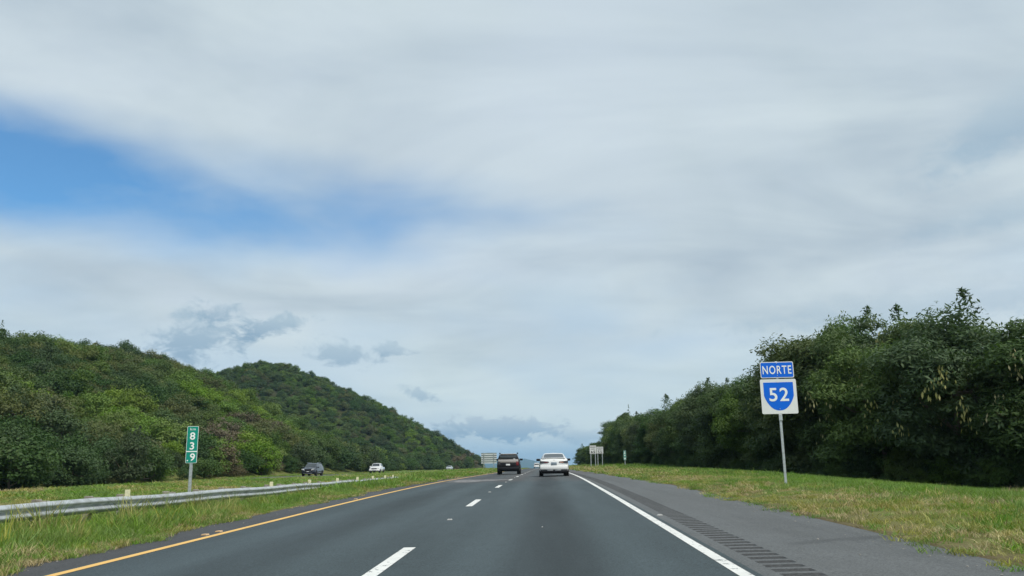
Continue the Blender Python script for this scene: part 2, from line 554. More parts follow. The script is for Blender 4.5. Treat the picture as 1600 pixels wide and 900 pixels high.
def build_ground():
    xs = np.concatenate([[-14000, -9000, -6000, -4000, -2500, -1500, -900, -600, -450], np.arange(-380, -46, 4.0), np.arange(-46, -22, 1.5),
                         np.arange(-22, -7, .75), [-6.9, -6.65, -6.5, -6.35, -6.0, 4.0, 4.2, 4.35, 4.5, 4.75, 5.1, 5.5], np.arange(6, 24, 1.0), np.arange(24, 60, 3.0),
                         np.arange(60, 200, 10.0), [220, 300, 450, 600, 900, 1500, 2500, 4000, 6000, 9000, 14000]])
    ys = np.concatenate([[-300, -150, -80, -40, -20], np.arange(-10, 40, .8), np.arange(40, 80, 1.6), np.arange(80, 330, 4.0), np.arange(330, 760, 6.0),
                         np.arange(760, 2000, 40.0), [2100, 2500, 3000, 4000, 5000, 6500, 8000, 10000, 12000]])
    X, Y = np.meshgrid(xs, ys)
    Z = terrain(X, Y)
    nz = .035 * np.sin(X * 3.1 + Y * 1.7) * np.sin(Y * 2.3 - X) + .03 * np.sin(X * 1.3 - Y * .9)
    Z = Z + np.where((X < -6.9) | (X > 4.75), nz, 0)
    # bed cut out under the carriageway
    ins = (X > -6.45) & (X < 4.4) & (Y < 560)
    Z = np.where(ins, Z - .25, Z)
    Z = np.where(((X <= -6.45) & (X > -6.6)) | ((X >= 4.4) & (X < 4.6)), Z + .012, Z)
    v = np.stack([X, Y, Z], -1).reshape(-1, 3)
    ny, nx = X.shape
    i = np.arange(ny * nx).reshape(ny, nx)
    f = np.stack([i[:-1, :-1], i[:-1, 1:], i[1:, 1:], i[1:, :-1]], -1).reshape(-1, 4)
    zone = np.maximum(ss(.6, 2.5, hills(X, Y)), ss(0, 3, X - np.interp(Y, [0, 34, 40, 46, 66, 200], [30, 20, 16.5, 15, 13.5, 11.5]))).ravel()
    far = ss(450, 900, np.hypot(X, Y)).ravel()
    wv = .5 + .5 * np.sin(Y * .7) * np.sin(Y * .23 + 1)
    edge = np.maximum(1 - ss(-.1, .9 + 1.0 * wv, X - 4.3), 0) * (X > 0) + np.maximum(1 - ss(-.1, .35 + .5 * wv, -X - 6.35), 0) * (X < 0)
    me = npmesh('ground', v, f, M_ground, True, {'zone': zone, 'far': far, 'edge': edge.ravel()})
    tag(link('ground', me), 'grassy ground running from the roadside out to the horizon', None, None, 'structure')


build_ground()


def strip(x0, x1, ys, dz=0.0, cross=True, nx=1, base=None):
    """sheet following the road's vertical profile"""
    xs = np.linspace(x0, x1, nx + 1)
    X, Y = np.meshgrid(xs, ys)
    Z = prof(Y) + (.013 * X if base is None else base) + dz
    v = np.stack([X, Y, Z], -1).reshape(-1, 3)
    ny, nxx = X.shape
    i = np.arange(ny * nxx).reshape(ny, nxx)
    f = np.stack([i[:-1, :-1], i[:-1, 1:], i[1:, 1:], i[1:, :-1]], -1).reshape(-1, 4)
    return v, f


YR = np.concatenate([np.arange(-60, 80, 1.0), np.arange(80, 360, 4.0), np.arange(360, 560, 8.0)])
v, f = strip(-5.62, 2.02, YR, 0, nx=2)
road = tag(link('road', npmesh('road', v, f, M_road)), 'dark grey two lane asphalt carriageway', None, None, 'structure')
v, f = strip(-6.62, -5.62, YR, -.004)
tag(link('inner_shoulder', npmesh('inner_shoulder', v, f, M_inner)), 'narrow dark asphalt strip beside the yellow line', None, None, 'structure')
# outer shoulder: two sheets either side of the milled rumble strip
RX0, RX1, RY0, RY1, RP = 2.20, 2.60, 4.0, 100.0, .32
va, fa = strip(2.02, RX0, YR, -.003)
vb, fb = strip(RX1, 4.55, YR, -.003)
vc, fc = strip(RX0, RX1, YR[YR <= RY0], -.003)
vd, fd = strip(RX0, RX1, np.concatenate([[RY1], YR[YR > RY1]]), -.003)
VV, FF, n = [], [], 0
for a, b_ in ((va, fa), (vb, fb), (vc, fc), (vd, fd)):
    VV.append(a); FF.append(b_ + n); n += len(a)
shoulder = tag(link('shoulder', npmesh('shoulder', np.concatenate(VV), np.concatenate(FF), M_shoulder)), 'grey paved shoulder with milled rumble strip at right', None, None, 'structure')


def groove_mesh(y0):
    """one milled groove and the land before the next"""
    offs = np.array([0, .035, .065, .10, .135, .165, .20, RP])
    dep = np.array([0, -.010, -.017, -.020, -.017, -.010, 0, 0])
    rows = []
    for o, d in zip(offs, dep):
        z = float(prof(y0 + o)); zz = z - .003 + d
        e = .0 if d == 0 else .0
        rows.append([(RX0, y0 + o, z + .013 * RX0 - .003), (RX0 + .03, y0 + o, zz + .013 * RX0), (RX1 - .03, y0 + o, zz + .013 * RX1), (RX1, y0 + o, z + .013 * RX1 - .003)])
    v = np.array(rows).reshape(-1, 3)
    i = np.arange(len(v)).reshape(len(offs), 4)
    f = np.stack([i[:-1, :-1], i[:-1, 1:], i[1:, 1:], i[1:, :-1]], -1).reshape(-1, 4)
    return v, f


M_groove = mat_asphalt('milled_asphalt', (.044, .045, .046), (.060, .056, .054), 60.0, False)
ngr = int((RY1 - RY0) / RP)
rest_v, rest_f, n = [], [], 0
for k in range(ngr + 1):
    yy = RY0 + k * RP
    v, f = groove_mesh(yy)
    if yy < 30:
        me = npmesh('groove', v, f, M_groove); me.materials.append(M_shoulder)
        me.polygons.foreach_set('material_index', [1 if q >= 18 else 0 for q in range(21)])
        o = link('groove', me, shoulder)
    else:
        rest_v.append(v); rest_f.append(f + n); n += len(v)
gme = npmesh('groove_run', np.concatenate(rest_v), np.concatenate(rest_f), M_groove); gme.materials.append(M_shoulder)
gme.polygons.foreach_set('material_index', np.tile([0] * 18 + [1] * 3, len(rest_v)))
tag(link('groove_run', gme, shoulder), None, None, None, 'stuff')

# opposite carriageway, beyond the median
X_, Y_ = np.meshgrid(np.array([-38.2, -27.6]), YR)
Z_ = np.array([[th(x, y) for x in (-32.0, -32.0)] for y in YR]) + .02
i = np.arange(X_.size).reshape(X_.shape)
ofc = link('opposite_road', npmesh('opposite_road', np.stack([X_, Y_, Z_], -1).reshape(-1, 3), np.stack([i[:-1, :-1], i[:-1, 1:], i[1:, 1:], i[1:, :-1]], -1).reshape(-1, 4), M_shoulder))
tag(ofc, 'opposite carriageway beyond the grassy median', None, None, 'structure')

# painted lines
v, f = strip(-5.53, -5.39, YR, .004); link('yellow_edge_line', npmesh('yellow_edge_line', v, f, M_yellow), road)
YW = YR[YR > -60]
xw = 1.87 + .25 * ss(25, 75, YW)
v = np.stack([np.stack([xw - .068, YW, prof(YW) + .013 * (xw - .068) + .004], -1), np.stack([xw + .068, YW, prof(YW) + .013 * (xw + .068) + .004], -1)], 1).reshape(-1, 3)
i = np.arange(len(v)).reshape(-1, 2)
link('white_edge_line', npmesh('white_edge_line', v, np.stack([i[:-1, 0], i[:-1, 1], i[1:, 1], i[1:, 0]], -1), M_white), road)
for k in range(-4, 24):
    y1 = 11.45 + 11.9 * k
    v, f = strip(-1.88, -1.72, np.linspace(y1 - 3.05, y1, 5), .004)
    link('lane_dash', npmesh('lane_dash', v, f, M_white), road)


def raised_marker(x, y, mat, w=.10, l=.10):
    z = float(prof(y)) + .013 * x
    m = MB(); b = z - .002
    m.prism([(-w / 2, 0), (w / 2, 0), (w / 2 - .015, .018), (-w / 2 + .015, .018)], -l / 2, l / 2)
    m.build('raised_marker', mat, road, None, 0, (x, y, b))


M_mk_w = worn('white_marker', (.60, .60, .58), (.40, .39, .37), 30, .5)
M_mk_y = worn('amber_marker', (.70, .45, .22), (.45, .32, .2), 30, .5)
for k in range(0, 9):
    raised_marker(-1.80, 16.2 + 11.9 * k, M_mk_w)
for x, y in ((-5.68, 14.25), (-5.68, 14.85), (-5.68, 25.6)):
    raised_marker(x, y, M_mk_y, .10, .13)
raised_marker(2.12, 16.0, M_mk_w); raised_marker(-.05, 14.1, M_mk_w, .03, .03)
# pale worn patch across the left lane
rng = np.random.default_rng(4)
M_patch = mat_paint('pale_worn_patch', (.20, .19, .185), ASPH_FAR, .50, 2.2)
pv = []
for a in np.linspace(0, 2 * math.pi, 40, endpoint=False):
    r = 1 + .22 * math.sin(3 * a + 1) + .13 * math.sin(7 * a)
    x = -3.7 + 1.5 * r * math.cos(a); y = 45.5 + 3.2 * r * math.sin(a)
    pv.append((x, y, float(prof(y)) + .013 * x + .005))
mp = MB().poly(pv); mp.build('worn_patch', M_patch, road)

# stones and litter bits on the asphalt edges
M_stone = worn('pale_stone', (.30, .29, .27), (.18, .17, .15), 20, .9)
rng = np.random.default_rng(8)
VV, FF, n = [], [], 0
for k in range(230):
    if k % 2: x = -6.22 + rng.normal(0, .12); y = 6 + 45 * rng.random() ** 1.5
    else: x = 4.25 - abs(rng.normal(0, .22)) ; y = 6 + 40 * rng.random() ** 1.5
    if k % 17 == 0: x = rng.uniform(2.7, 4.2)
    s = rng.uniform(.006, .020); z = float(prof(y)) + .013 * x - .003
    p = np.array([[1, 0, .2], [0, 1, .25], [-1, 0, .2], [0, -1, .2], [0, 0, .75], [0, 0, -.2]]) * s * rng.uniform(.6, 1.3, (6, 1)) + [x, y, z]
    VV.append(p); FF.append(np.array([[0, 1, 4], [1, 2, 4], [2, 3, 4], [3, 0, 4], [1, 0, 5], [2, 1, 5], [3, 2, 5], [0, 3, 5]]) + n); n += 6
tag(link('gravel', npmesh('gravel', np.concatenate(VV), np.concatenate(FF), M_stone)), 'loose gravel along the edges of the asphalt', 'gravel', None, 'stuff')
#@@PART2
# ================================================================== road furniture
def rrect(w, h, r, cx=0.0, cz=0.0, n=5):
    p = []
    for (sx, sz, a0) in ((1, -1, -90), (1, 1, 0), (-1, 1, 90), (-1, -1, 180)):
        for k in range(n + 1):
            a = R_(a0 + 90 * k / n)
            p.append((cx + sx * (w / 2 - r) + r * math.cos(a), cz + sz * (h / 2 - r) + r * math.sin(a)))
    return p


def lettering(name, txt, height, parent, loc, mat, sx=1.0, bold=0.0, spacing=1.0):
    cu = bpy.data.curves.new('tmp', 'FONT')
    cu.body = txt; cu.align_x = 'CENTER'; cu.align_y = 'CENTER'; cu.size = 1.0; cu.offset = bold; cu.extrude = .004
    cu.space_character = spacing; cu.resolution_u = 4
    to = bpy.data.objects.new('tmp', cu)
    COL.objects.link(to)
    bpy.context.view_layer.update()
    me = bpy.data.meshes.new_from_object(to.evaluated_get(bpy.context.evaluated_depsgraph_get()))
    bpy.data.objects.remove(to, do_unlink=True)
    co = np.zeros(len(me.vertices) * 3, dtype=np.float32); me.vertices.foreach_get('co', co); co = co.reshape(-1, 3)
    lo, hi = co.min(0), co.max(0)
    k = height / (hi[1] - lo[1])
    c = (lo + hi) / 2
    out = np.stack([(co[:, 0] - c[0]) * k * sx, -co[:, 2] * .5, (co[:, 1] - c[1]) * k], -1).astype(np.float32)
    me.vertices.foreach_set('co', out.ravel()); me.update()
    me.name = name; me.materials.clear(); me.materials.append(mat)
    return link(name, me, parent, loc)


def u_post(parent, x, z0, z1, w=.06, name='post', mat=None, y=.03):
    m = MB()
    m.box(x - w / 2, x + w / 2, y + .0, y + .006, z0, z1)
    m.box(x - w / 2, x - w / 2 + .006, y + .006, y + .035, z0, z1)
    m.box(x + w / 2 - .006, x + w / 2, y + .006, y + .035, z0, z1)
    m.box(x - w / 2 - .014, x - w / 2, y + .029, y + .035, z0, z1)
    m.box(x + w / 2, x + w / 2 + .014, y + .029, y + .035, z0, z1)
    return m.build(name, mat or M_galv, parent)


def bolt(parent, x, z, y=-.012):
    MB().lathe([(0, -.006), (.012, -.005), (.013, .004)], 'y', (x, y, z), 10).build('bolt', M_galv, parent)


# ---- route sign: NORTE over the 52 shield
gz = th(6.99, 25.0)
sg = empty('route_sign', (6.99, 25.0, gz), R_(-3), 'blue and white NORTE 52 route sign on one post in the right hand grass', 'road sign')
sg.rotation_euler = (0, R_(-.1), R_(-3))
mp = MB().box(-.035, .035, .02, .065, -.4, 3.62); mp.build('post', M_signwhite if False else M_galv, sg, None, .006)
for (zc, w, h, nm) in ((3.37, .97, .48, 'direction_plate'), (2.585, 1.04, 1.02, 'shield_plate')):
    pl = MB().prism(rrect(w, h, .045, 0, zc), -.004, .0).build(nm, M_signwhite, sg)
    if nm == 'direction_plate':
        MB().prism(rrect(w - .045, h - .045, .035, 0, zc), -.0075, -.0045).build('blue_field', M_signblue, pl)
        lettering('lettering', 'NORTE', .25, pl, (0, -.0105, zc), M_letter, .68, .010, 1.16)
    else:
        sh = []
        for k in range(25):
            a = math.pi * k / 24
            q = 1 - abs(math.cos(a)) ** 2.3
            sh.append((-.43 * math.cos(a), zc + .03 - .44 * max(q, 0) ** .82))
        sh += [(.43, zc + .415), (-.43, zc + .415)]
        MB().prism(sh, -.0075, -.0045).build('shield', M_signblue, pl)
        lettering('numerals', '52', .40, pl, (0, -.0105, zc + .055), M_letter, 1.02, .014, 1.12)
    for dz in (-h * .36, h * .40): bolt(sg, 0, zc + dz)
MB().box(-.05, .05, -.002, .018, 1.88, 2.06).build('clamp', M_galv, sg, None, .004)


# ---- kilometre plates
def km_sign(loc, rz, label, wide, high, post_h, digits):
    o = empty('kilometre_sign', loc, rz, label, 'road sign', None)
    u_post(o, 0, -.5, post_h + .25, .07)
    zc = post_h + high / 2
    pl = MB().prism(rrect(wide, high, .03, 0, zc), -.004, 0).build('plate', M_letter, o)
    MB().prism(rrect(wide - .022, high - .022, .022, 0, zc), -.0075, -.0045).build('green_field', M_signgreen, pl)
    k = high / 1.12
    top = post_h + high
    if digits:
        lettering('lettering', 'km', .075 * k, pl, (0, -.0105, top - .088 * k), M_letter, 1.2, 0.0, 1.1)
        lettering('numeral', '8', .225 * k, pl, (.0, -.0105, top - .30 * k), M_letter, 1.06, .016)
        lettering('numeral', '3', .225 * k, pl, (.0, -.0105, top - .60 * k), M_letter, 1.06, .016)
        MB().box(-wide / 2 + .012, wide / 2 - .012, -.0105, -.0078, top - .785 * k, top - .755 * k).build('bar', M_letter, pl)
        lettering('numeral', '9', .225 * k, pl, (.035, -.0105, top - .94 * k), M_letter, 1.06, .016)
        MB().box(-.125, -.09, -.0105, -.0078, top - 1.06 * k, top - 1.025 * k).build('decimal_point', M_letter, pl)
    else:
        for (zo, hh, ww) in ((.09, .07, .18), (.30, .2, .14), (.58, .19, .13), (.93, .22, .17)):
            MB().prism(rrect(ww, hh * k, .04, 0, top - zo * k), -.0105, -.0078).build('faint_numeral', M_letter, pl)
    bolt(o, 0, zc + high * .42); bolt(o, 0, zc - high * .44)
    return o


km_sign((-10.95, 26.0, th(-10.95, 26)), R_(14), 'narrow green km 83.9 sign standing behind the guardrail', .335, 1.13, 1.36, True)
km_sign((9.69, 102.0, th(9.69, 102)), R_(-4), 'small distant green kilometre sign in the right hand grass', .30, 1.12, .85, False).rotation_euler = (0, 0, R_(-4))


# ---- the two speed limit boards near the crest
def limit_sign(x, y, w, h, leg, num, label, ink):
    o = empty('speed_sign', (x, y, th(x, y)), R_(-2), label, 'road sign')
    for s in (-1, 1): u_post(o, s * w * .34, -.5, leg + h * .8, .09, 'leg')
    zc = leg + h / 2
    pl = MB().prism(rrect(w, h, .05, 0, zc), -.005, 0).build('plate', M_signwhite, o)
    fr = MB()
    a, b, c = w / 2 - .05, h / 2 - .05, .018
    for bx in ((-a, a, b - c, b), (-a, a, -b, -b + c), (-a, -a + c, -b + c, b - c), (a - c, a, -b + c, b - c)):
        fr.box(bx[0], bx[1], -.0085, -.0055, zc + bx[2], zc + bx[3])
    fr.build('border', ink, pl)
    lettering('numerals', num, .40, pl, (0, -.012, zc - h * .26), ink, 1.15, .03, 1.15)
    rg = random.Random(hash(num) % 99)
    for (zo, ww, hh) in ((.30, .78, .13), (.07, .60, .12)):
        m = MB(); xx = -w * ww / 2
        while xx < w * ww / 2 - .05:
            lw = rg.uniform(.05, .075)
            m.box(xx, xx + lw, -.0085, -.0055, zc + h * zo - hh / 2, zc + h * zo + hh / 2); xx += lw + .022
        m.build('faint_words', ink, pl)
    return o


limit_sign(7.24, 125.0, .96, 1.22, 2.05, '65', 'taller white 65 speed limit board beside the wood near the crest', M_black)
limit_sign(8.32, 126.0, .98, 1.0, 2.03, '55', 'shorter white 55 speed limit board with faint lettering near the crest', M_greyletter)

M_alud = worn('dull_aluminium_panel', (.24, .29, .31), (.34, .38, .38), 2.2, .6, .1, .4, .8)
# ---- back of a large sign in the median
bs = empty('sign_board', (-10.35, 160.0, th(-10.35, 160)), R_(-6), 'large bare metal sign board seen from behind in the median', 'road sign')
zb = 1.18
for k in range(5):
    z0 = zb + k * .39
    p = MB().box(-1.48, 1.48, -.01, .0, z0, z0 + .385).build('panel', M_alud, bs)
    MB().box(-1.48, 1.48, -.075, -.0105, z0 + .0, z0 + .13).build('flange', M_signwhite, p)
for x in (-.95, .95):
    MB().box(x - .06, x + .06, -.15, -.057, -.5, zb + 1.8).build('leg', M_galv, bs, None, .008)

# ---- guardrail
GX = -9.70
gr = empty('guardrail', (GX, 20.0, th(GX, 20)), 0, 'weathered steel guardrail with pale reflector tabs in the median grass', 'guardrail')
gb = Vector(gr.location)
def rail_top(y): return .635 - .0008 * y
PRF = [(.0, 0.0), (.012, .012), (.075, .05), (.083, .075), (.075, .10), (.012, .145), (.0, .155), (.012, .165), (.075, .21), (.083, .235), (.075, .26), (.012, .298), (0, .31)]
y = 0.6; k = 0
while y < 56:
    y1 = min(y + 3.86, 57.2)
    rows = []
    ys = np.linspace(y, y1, 5)
    for yy in ys:
        fl = .25 * max(0, (yy - 48) / 9) ** 2
        z = rail_top(yy) - .31 + .012 * math.sin(yy * .8)
        rows.append([(GX - fl + d + (.003 if k % 2 else 0) - gb.x, yy - gb.y, z + h - gb.z) for d, h in PRF])
    v = np.array(rows).reshape(-1, 3); i = np.arange(len(v)).reshape(5, len(PRF))
    f = np.stack([i[:-1, :-1], i[1:, :-1], i[1:, 1:], i[:-1, 1:]], -1).reshape(-1, 4)
    p = link('rail_panel', npmesh('rail_panel', v, f, M_rail, True), gr)
    for hb in (.075, .235):
        for q in (.06, .14):
            MB().lathe([(0, .012), (.014, .010), (.016, 0)], 'x', (GX + .083 - gb.x, y + q - gb.y, rail_top(y) - .31 + hb - gb.z), 8).build('bolt', M_galv, p)
    y += 3.81; k += 1
# rounded end shoe
es = MB(); ye = 57.2
es.tube([(GX - .25 + .05 - gb.x, ye - gb.y, rail_top(ye) - .31 - gb.z), (GX - .25 + .05 - gb.x, ye - gb.y, rail_top(ye) - gb.z)], .085, 14)
es.build('end_shoe', M_rail, gr, .6)
TAGS = (19.74, 30.24, 35.2, 39.96, 44.25, 48.26, 52.3, 55.85)
tagp = set()
y = 1.2
posts = []
while y < 57:
    posts.append(y); y += 1.905
for yt in TAGS:
    j = min(range(len(posts)), key=lambda q: abs(posts[q] - yt)); posts[j] = yt; tagp.add(j)
for j, y in enumerate(posts):
    z = rail_top(y); fl = .25 * max(0, (y - 48) / 9) ** 2
    xx = GX - fl - gb.x
    po = MB().box(xx - .31, xx - .17, y - .07 - gb.y, y + .07 - gb.y, -1.0, z + .045 - gb.z).build('post', M_post, gr, None, .012)
    MB().box(xx - .17, xx - .003, y - .06 - gb.y, y + .06 - gb.y, z - .32 - gb.z, z + .02 - gb.z).build('blockout', M_post, po, None, .01)
    if j in tagp:
        MB().box(xx - .10, xx + .025, y - .085 - gb.y, y - .075 - gb.y, z - .03 - gb.z, z + .145 - gb.z).build('reflector_tab', M_reflect, po, None, .002)

# ================================================================== vehicles
M_glass = principled('car_glass', (.025, .032, .035), .06, 0, .8, .5)
M_tyre = worn('tyre_rubber', (.018, .018, .019), (.035, .033, .03), 12, .85)
M_rim = principled('alloy_rim', (.42, .43, .44), .35, .8)
M_trim = principled('black_trim', (.010, .0105, .014), .6, 0, .25)
M_under = principled('underbody', (.010, .010, .011), .9)
M_chrome = principled('chrome', (.75, .76, .78), .12, 1.0)
M_tail = principled('red_tail_lamp', (.16, .010, .012), .2, 0, .5, .6)
M_taildark = principled('dark_tail_lamp', (.030, .026, .030), .18, 0, .5, .6)
M_tailorange = principled('amber_tail_lamp', (.60, .30, .20), .25, 0, .5, .6)
M_lens = principled('clear_lamp_lens', (.85, .88, .9), .1, 0, .6, .6)
M_plate_w = principled('white_number_plate', (.70, .71, .72), .45)
M_plate_b = principled('grey_blue_number_plate', (.20, .25, .30), .45)


def paint(name, c, metal=.0, rough=.32):
    return principled(name, c, rough, metal, .5, 1.0)


M_pw = paint('white_car_paint', (.80, .81, .81))
M_pshaded = principled('shaded_car_paint', (.010, .010, .015), .45, 0, .3, .25)  # dark body colour with the shadow on its taupe sides painted in
M_ptaupe = paint('taupe_car_paint', (.42, .39, .37), .2)
M_pnavy = principled('blue_black_car_paint', (.008, .011, .020), .28, 0, .5, .6)
M_psilver = paint('silver_car_paint', (.52, .54, .55), .6)


def vehicle(name, loc, rz, st, pt, label, cabin, rearw, frontw, wheels, hw, wr=.33, group=None):
    """st: stations rear to front (y, zb, wlow, whalf, zmid, wbelt, zbelt, wroof, zroof)"""
    o = empty(name, loc, rz, label, 'pickup' if 'pickup' in name else 'car', group)
    rings = []
    for (y, zb, wl, wh, zm, wb, zbl, wf, zf) in st:
        half = [(wl, zb), (wh, zb * .45 + zm * .55 - .08), (wh, zm), (wb, zbl), (wf, zf - .05), (wf * .82, zf - .008)]
        ring = [(0, zb)] + half + [(0, zf + .012)] + [(-x, z) for x, z in reversed(half)]
        rings.append([(x, y, z) for x, z in ring])
    n = len(rings[0]); m = MB()
    for r in rings: m.v += r
    for i in range(len(rings) - 1):
        for k in range(n):
            j = (k + 1) % n
            m.f.append((i * n + k, i * n + j, (i + 1) * n + j, (i + 1) * n + k))
    m.f.append(tuple(range(n))); m.f.append(tuple((len(rings) - 1) * n + k for k in range(n - 1, -1, -1)))
    body = m.build('body', pt, o, R_(38))
    # underside
    MB().box(-hw + .12, hw - .12, st[1][0], st[-2][0], min(s[1] for s in st) - .035, min(s[1] for s in st) + .05).build('underbody', M_under, o, None, .03)

    def lerp(a, b, t): return tuple(a[i] + (b[i] - a[i]) * t for i in range(len(a)))

    def stn(y):
        for a, b in zip(st, st[1:]):
            if a[0] <= y <= b[0]: return lerp(a, b, (y - a[0]) / (b[0] - a[0]))
        return st[-1]
    # side glass
    for s in (-1, 1):
        for (y0, y1) in cabin:
            mm = MB(); N = 4; pts = []
            for k in range(N + 1):
                q = stn(y0 + (y1 - y0) * k / N)
                for u in (.10, .90):
                    pts.append((s * (q[5] + (q[7] - q[5]) * u + .012), q[0], q[6] + (q[8] - .05 - q[6]) * u))
            for k in range(N):
                mm.quad(pts[2 * k], pts[2 * k + 2], pts[2 * k + 3], pts[2 * k + 1])
            mm.build('side_window', M_glass, o, .6)
    for nm, (ya, yb, ta, tb) in (('rear_window', rearw), ('windscreen', frontw)):
        if ya is None: continue
        A, B = stn(ya), stn(yb)
        mm = MB(); N = 5; rows = []
        for k in range(N + 1):
            t = ta + (tb - ta) * k / N
            q = stn(ya + (yb - ya) * t)
            w = q[7] * .90
            nrm = Vector((0, (B[8] - A[8]) * (1 if yb > ya else -1) * -1, abs(yb - ya))).normalized()
            if yb < ya: nrm = Vector((0, -(A[8] - B[8]), abs(yb - ya))).normalized()
            else: nrm = Vector((0, (A[8] - B[8]), abs(yb - ya))).normalized()
            row = []
            for u in (-1, -.85, -.4, 0, .4, .85, 1):
                zz = q[8] + .010 - (.0 if abs(u) < .8 else (.012 if abs(u) < .9 else .035))
                row.append(tuple(Vector((u * w, q[0], zz)) + nrm * .018))
            rows.append(row)
        for a, b in zip(rows, rows[1:]):
            for k in range(6): mm.quad(a[k], a[k + 1], b[k + 1], b[k])
        mm.build(nm, M_glass, o, .8)
    for (yy) in wheels:
        for s in (-1, 1):
            cx = s * (hw - .02)
            MB().lathe([(0, 0), (wr + .055, 0), (wr + .06, -s * .05), (0, -s * .05)], 'x', (s * (hw + .006), yy, wr + .02), 26).build('wheel_well_shade', M_under, o)  # flat dark disc painting the shaded hollow of the wheel well
            w = MB().lathe([(wr * .62, s * .02), (wr * .9, s * .025), (wr, -s * .015), (wr, -s * .20), (wr * .9, -s * .235), (wr * .4, -s * .22)], 'x', (cx, yy, wr), 26).build('wheel', M_tyre, o, .7)
            rim = MB().lathe([(0, s * .005), (.06, s * .012), (wr * .5, s * .0), (wr * .63, s * .022)], 'x', (cx, yy, wr), 20)
            rim.build('rim', M_rim, w, .6)
    return o


def pbox(o, name, mat, x0, x1, y0, y1, z0, z1, bev=.012, mirror=False):
    q = MB().box(x0, x1, y0, y1, z0, z1).build(name, mat, o, .6, bev)
    if mirror: MB().box(-x1, -x0, y0, y1, z0, z1).build(name, mat, o, .6, bev)
    return q


def mirrors(o, hw, y, z, mat):
    for s in (-1, 1):
        m = MB(); m.box(s * (hw - .06) if s > 0 else -(hw + .20), (hw + .20) if s > 0 else -(hw - .06), y - .06, y + .09, z, z + .155)
        m.build('door_mirror', mat, o, .6, .04)


SED = [(-2.44, .47, .60, .72, .66, .66, .86, .55, .93), (-2.40, .36, .74, .85, .68, .80, .98, .66, 1.03), (-2.28, .30, .80, .90, .68, .84, 1.03, .74, 1.115),
       (-1.85, .26, .82, .92, .66, .86, 1.03, .73, 1.105), (-1.60, .24, .82, .92, .66, .86, 1.02, .72, 1.14), (-1.0, .22, .82, .92, .64, .86, 1.0, .64, 1.39), (-.35, .20, .82, .92, .62, .86, .99, .63, 1.45),
       (.35, .20, .82, .92, .62, .86, .98, .63, 1.445), (.75, .20, .82, .92, .62, .86, .97, .64, 1.39), (1.45, .22, .82, .92, .62, .85, .95, .72, 1.02), (2.0, .24, .80, .90, .60, .82, .86, .66, .92),
       (2.32, .28, .72, .84, .56, .76, .74, .60, .80), (2.44, .36, .60, .72, .54, .64, .64, .50, .69)]


def zroad(x, y): return float(prof(y)) + .013 * x


sx, sy = .62, 55.3
sed = vehicle('sedan', (sx, sy, zroad(sx, sy) + .003), 0, SED, M_pw, 'white sedan seen from behind in the right lane', ((-1.45, -.45), (-.38, .62), (.68, 1.1)),
              (-1.0, -1.72, .10, .94), (.75, 1.45, .08, .95), (-1.42, 1.42), .92, .335)
mirrors(sed, .92, .75, .95, M_trim)
for s in (-1, 1):
    pts = [(s * .30, .845), (s * .55, .80), (s * .86, .80), (s * .88, .93), (s * .62, .925), (s * .34, .90)]
    if s < 0: pts = pts[::-1]
    l = MB().prism([(p[0], p[1]) for p in pts], -2.468, -2.36).build('tail_lamp', M_taildark, sed, None, .006)
    MB().prism([(s * .36 if s > 0 else -.60, .83), (.60 if s > 0 else -.36, .83), (.58 if s > 0 else -.38, .875), (.38 if s > 0 else -.58, .885)], -2.474, -2.469).build('lamp_insert', M_tailorange if s > 0 else M_tail, l)
pbox(sed, 'number_plate', M_plate_b, -.175, .175, -2.475, -2.44, .70, .855, .006)
pbox(sed, 'boot_lip', M_pw, -.70, .70, -2.40, -2.26, 1.085, 1.125, .015)
pbox(sed, 'emblem', M_trim, -.06, .06, -2.425, -2.395, .955, .995, .008)
bm_ = pbox(sed, 'rear_bumper', M_pw, -.86, .86, -2.47, -2.30, .42, .66, .05)
pbox(sed, 'diffuser', M_trim, -.84, .84, -2.46, -2.2, .25, .40, .03)
pbox(sed, 'diffuser_insert', M_rim, .07, .42, -2.475, -2.4, .335, .415, .012, True)

SUV = [(-2.20, .45, .78, .90, .72, .84, 1.20, .72, 1.50), (-2.16, .36, .86, .96, .72, .90, 1.23, .73, 1.64), (-1.95, .30, .88, .975, .72, .92, 1.23, .74, 1.715), (-1.2, .28, .88, .975, .70, .92, 1.22, .74, 1.735),
       (-.2, .28, .88, .975, .70, .92, 1.20, .74, 1.73), (.45, .28, .88, .975, .68, .92, 1.18, .74, 1.68), (1.05, .30, .88, .97, .68, .92, 1.14, .80, 1.22), (1.75, .30, .86, .96, .66, .88, 1.04, .76, 1.10), (2.10, .36, .80, .90, .64, .82, .90, .68, .98), (2.2, .42, .66, .78, .62, .70, .78, .56, .84)]
sx, sy = -3.03, 74.4
suv = vehicle('sport_utility_vehicle', (sx, sy, zroad(sx, sy) + .003), 0, SUV, M_pshaded, 'boxy dark and taupe sport utility vehicle seen from behind in the left lane', ((-1.95, -1.05), (-.98, -.12), (-.05, .7)),
              (None, 0, 0, 0), (.45, 1.05, .06, .94), (-1.32, 1.38), .965, .37)
mirrors(suv, .97, .62, 1.17, M_trim)
pbox(suv, 'rear_window', M_glass, -.72, .72, -2.225, -2.15, 1.26, 1.60, .04)
pbox(suv, 'tailgate_panel', M_ptaupe, -.86, .86, -2.232, -2.12, .985, 1.245, .03)
pbox(suv, 'roof_edge', M_ptaupe, -.66, .66, -2.20, -1.9, 1.665, 1.735, .02)
pbox(suv, 'lower_tailgate', M_trim, -.78, .78, -2.226, -2.12, .64, .98, .03)
pbox(suv, 'rear_bumper', M_trim, -.93, .93, -2.27, -2.05, .38, .635, .05)
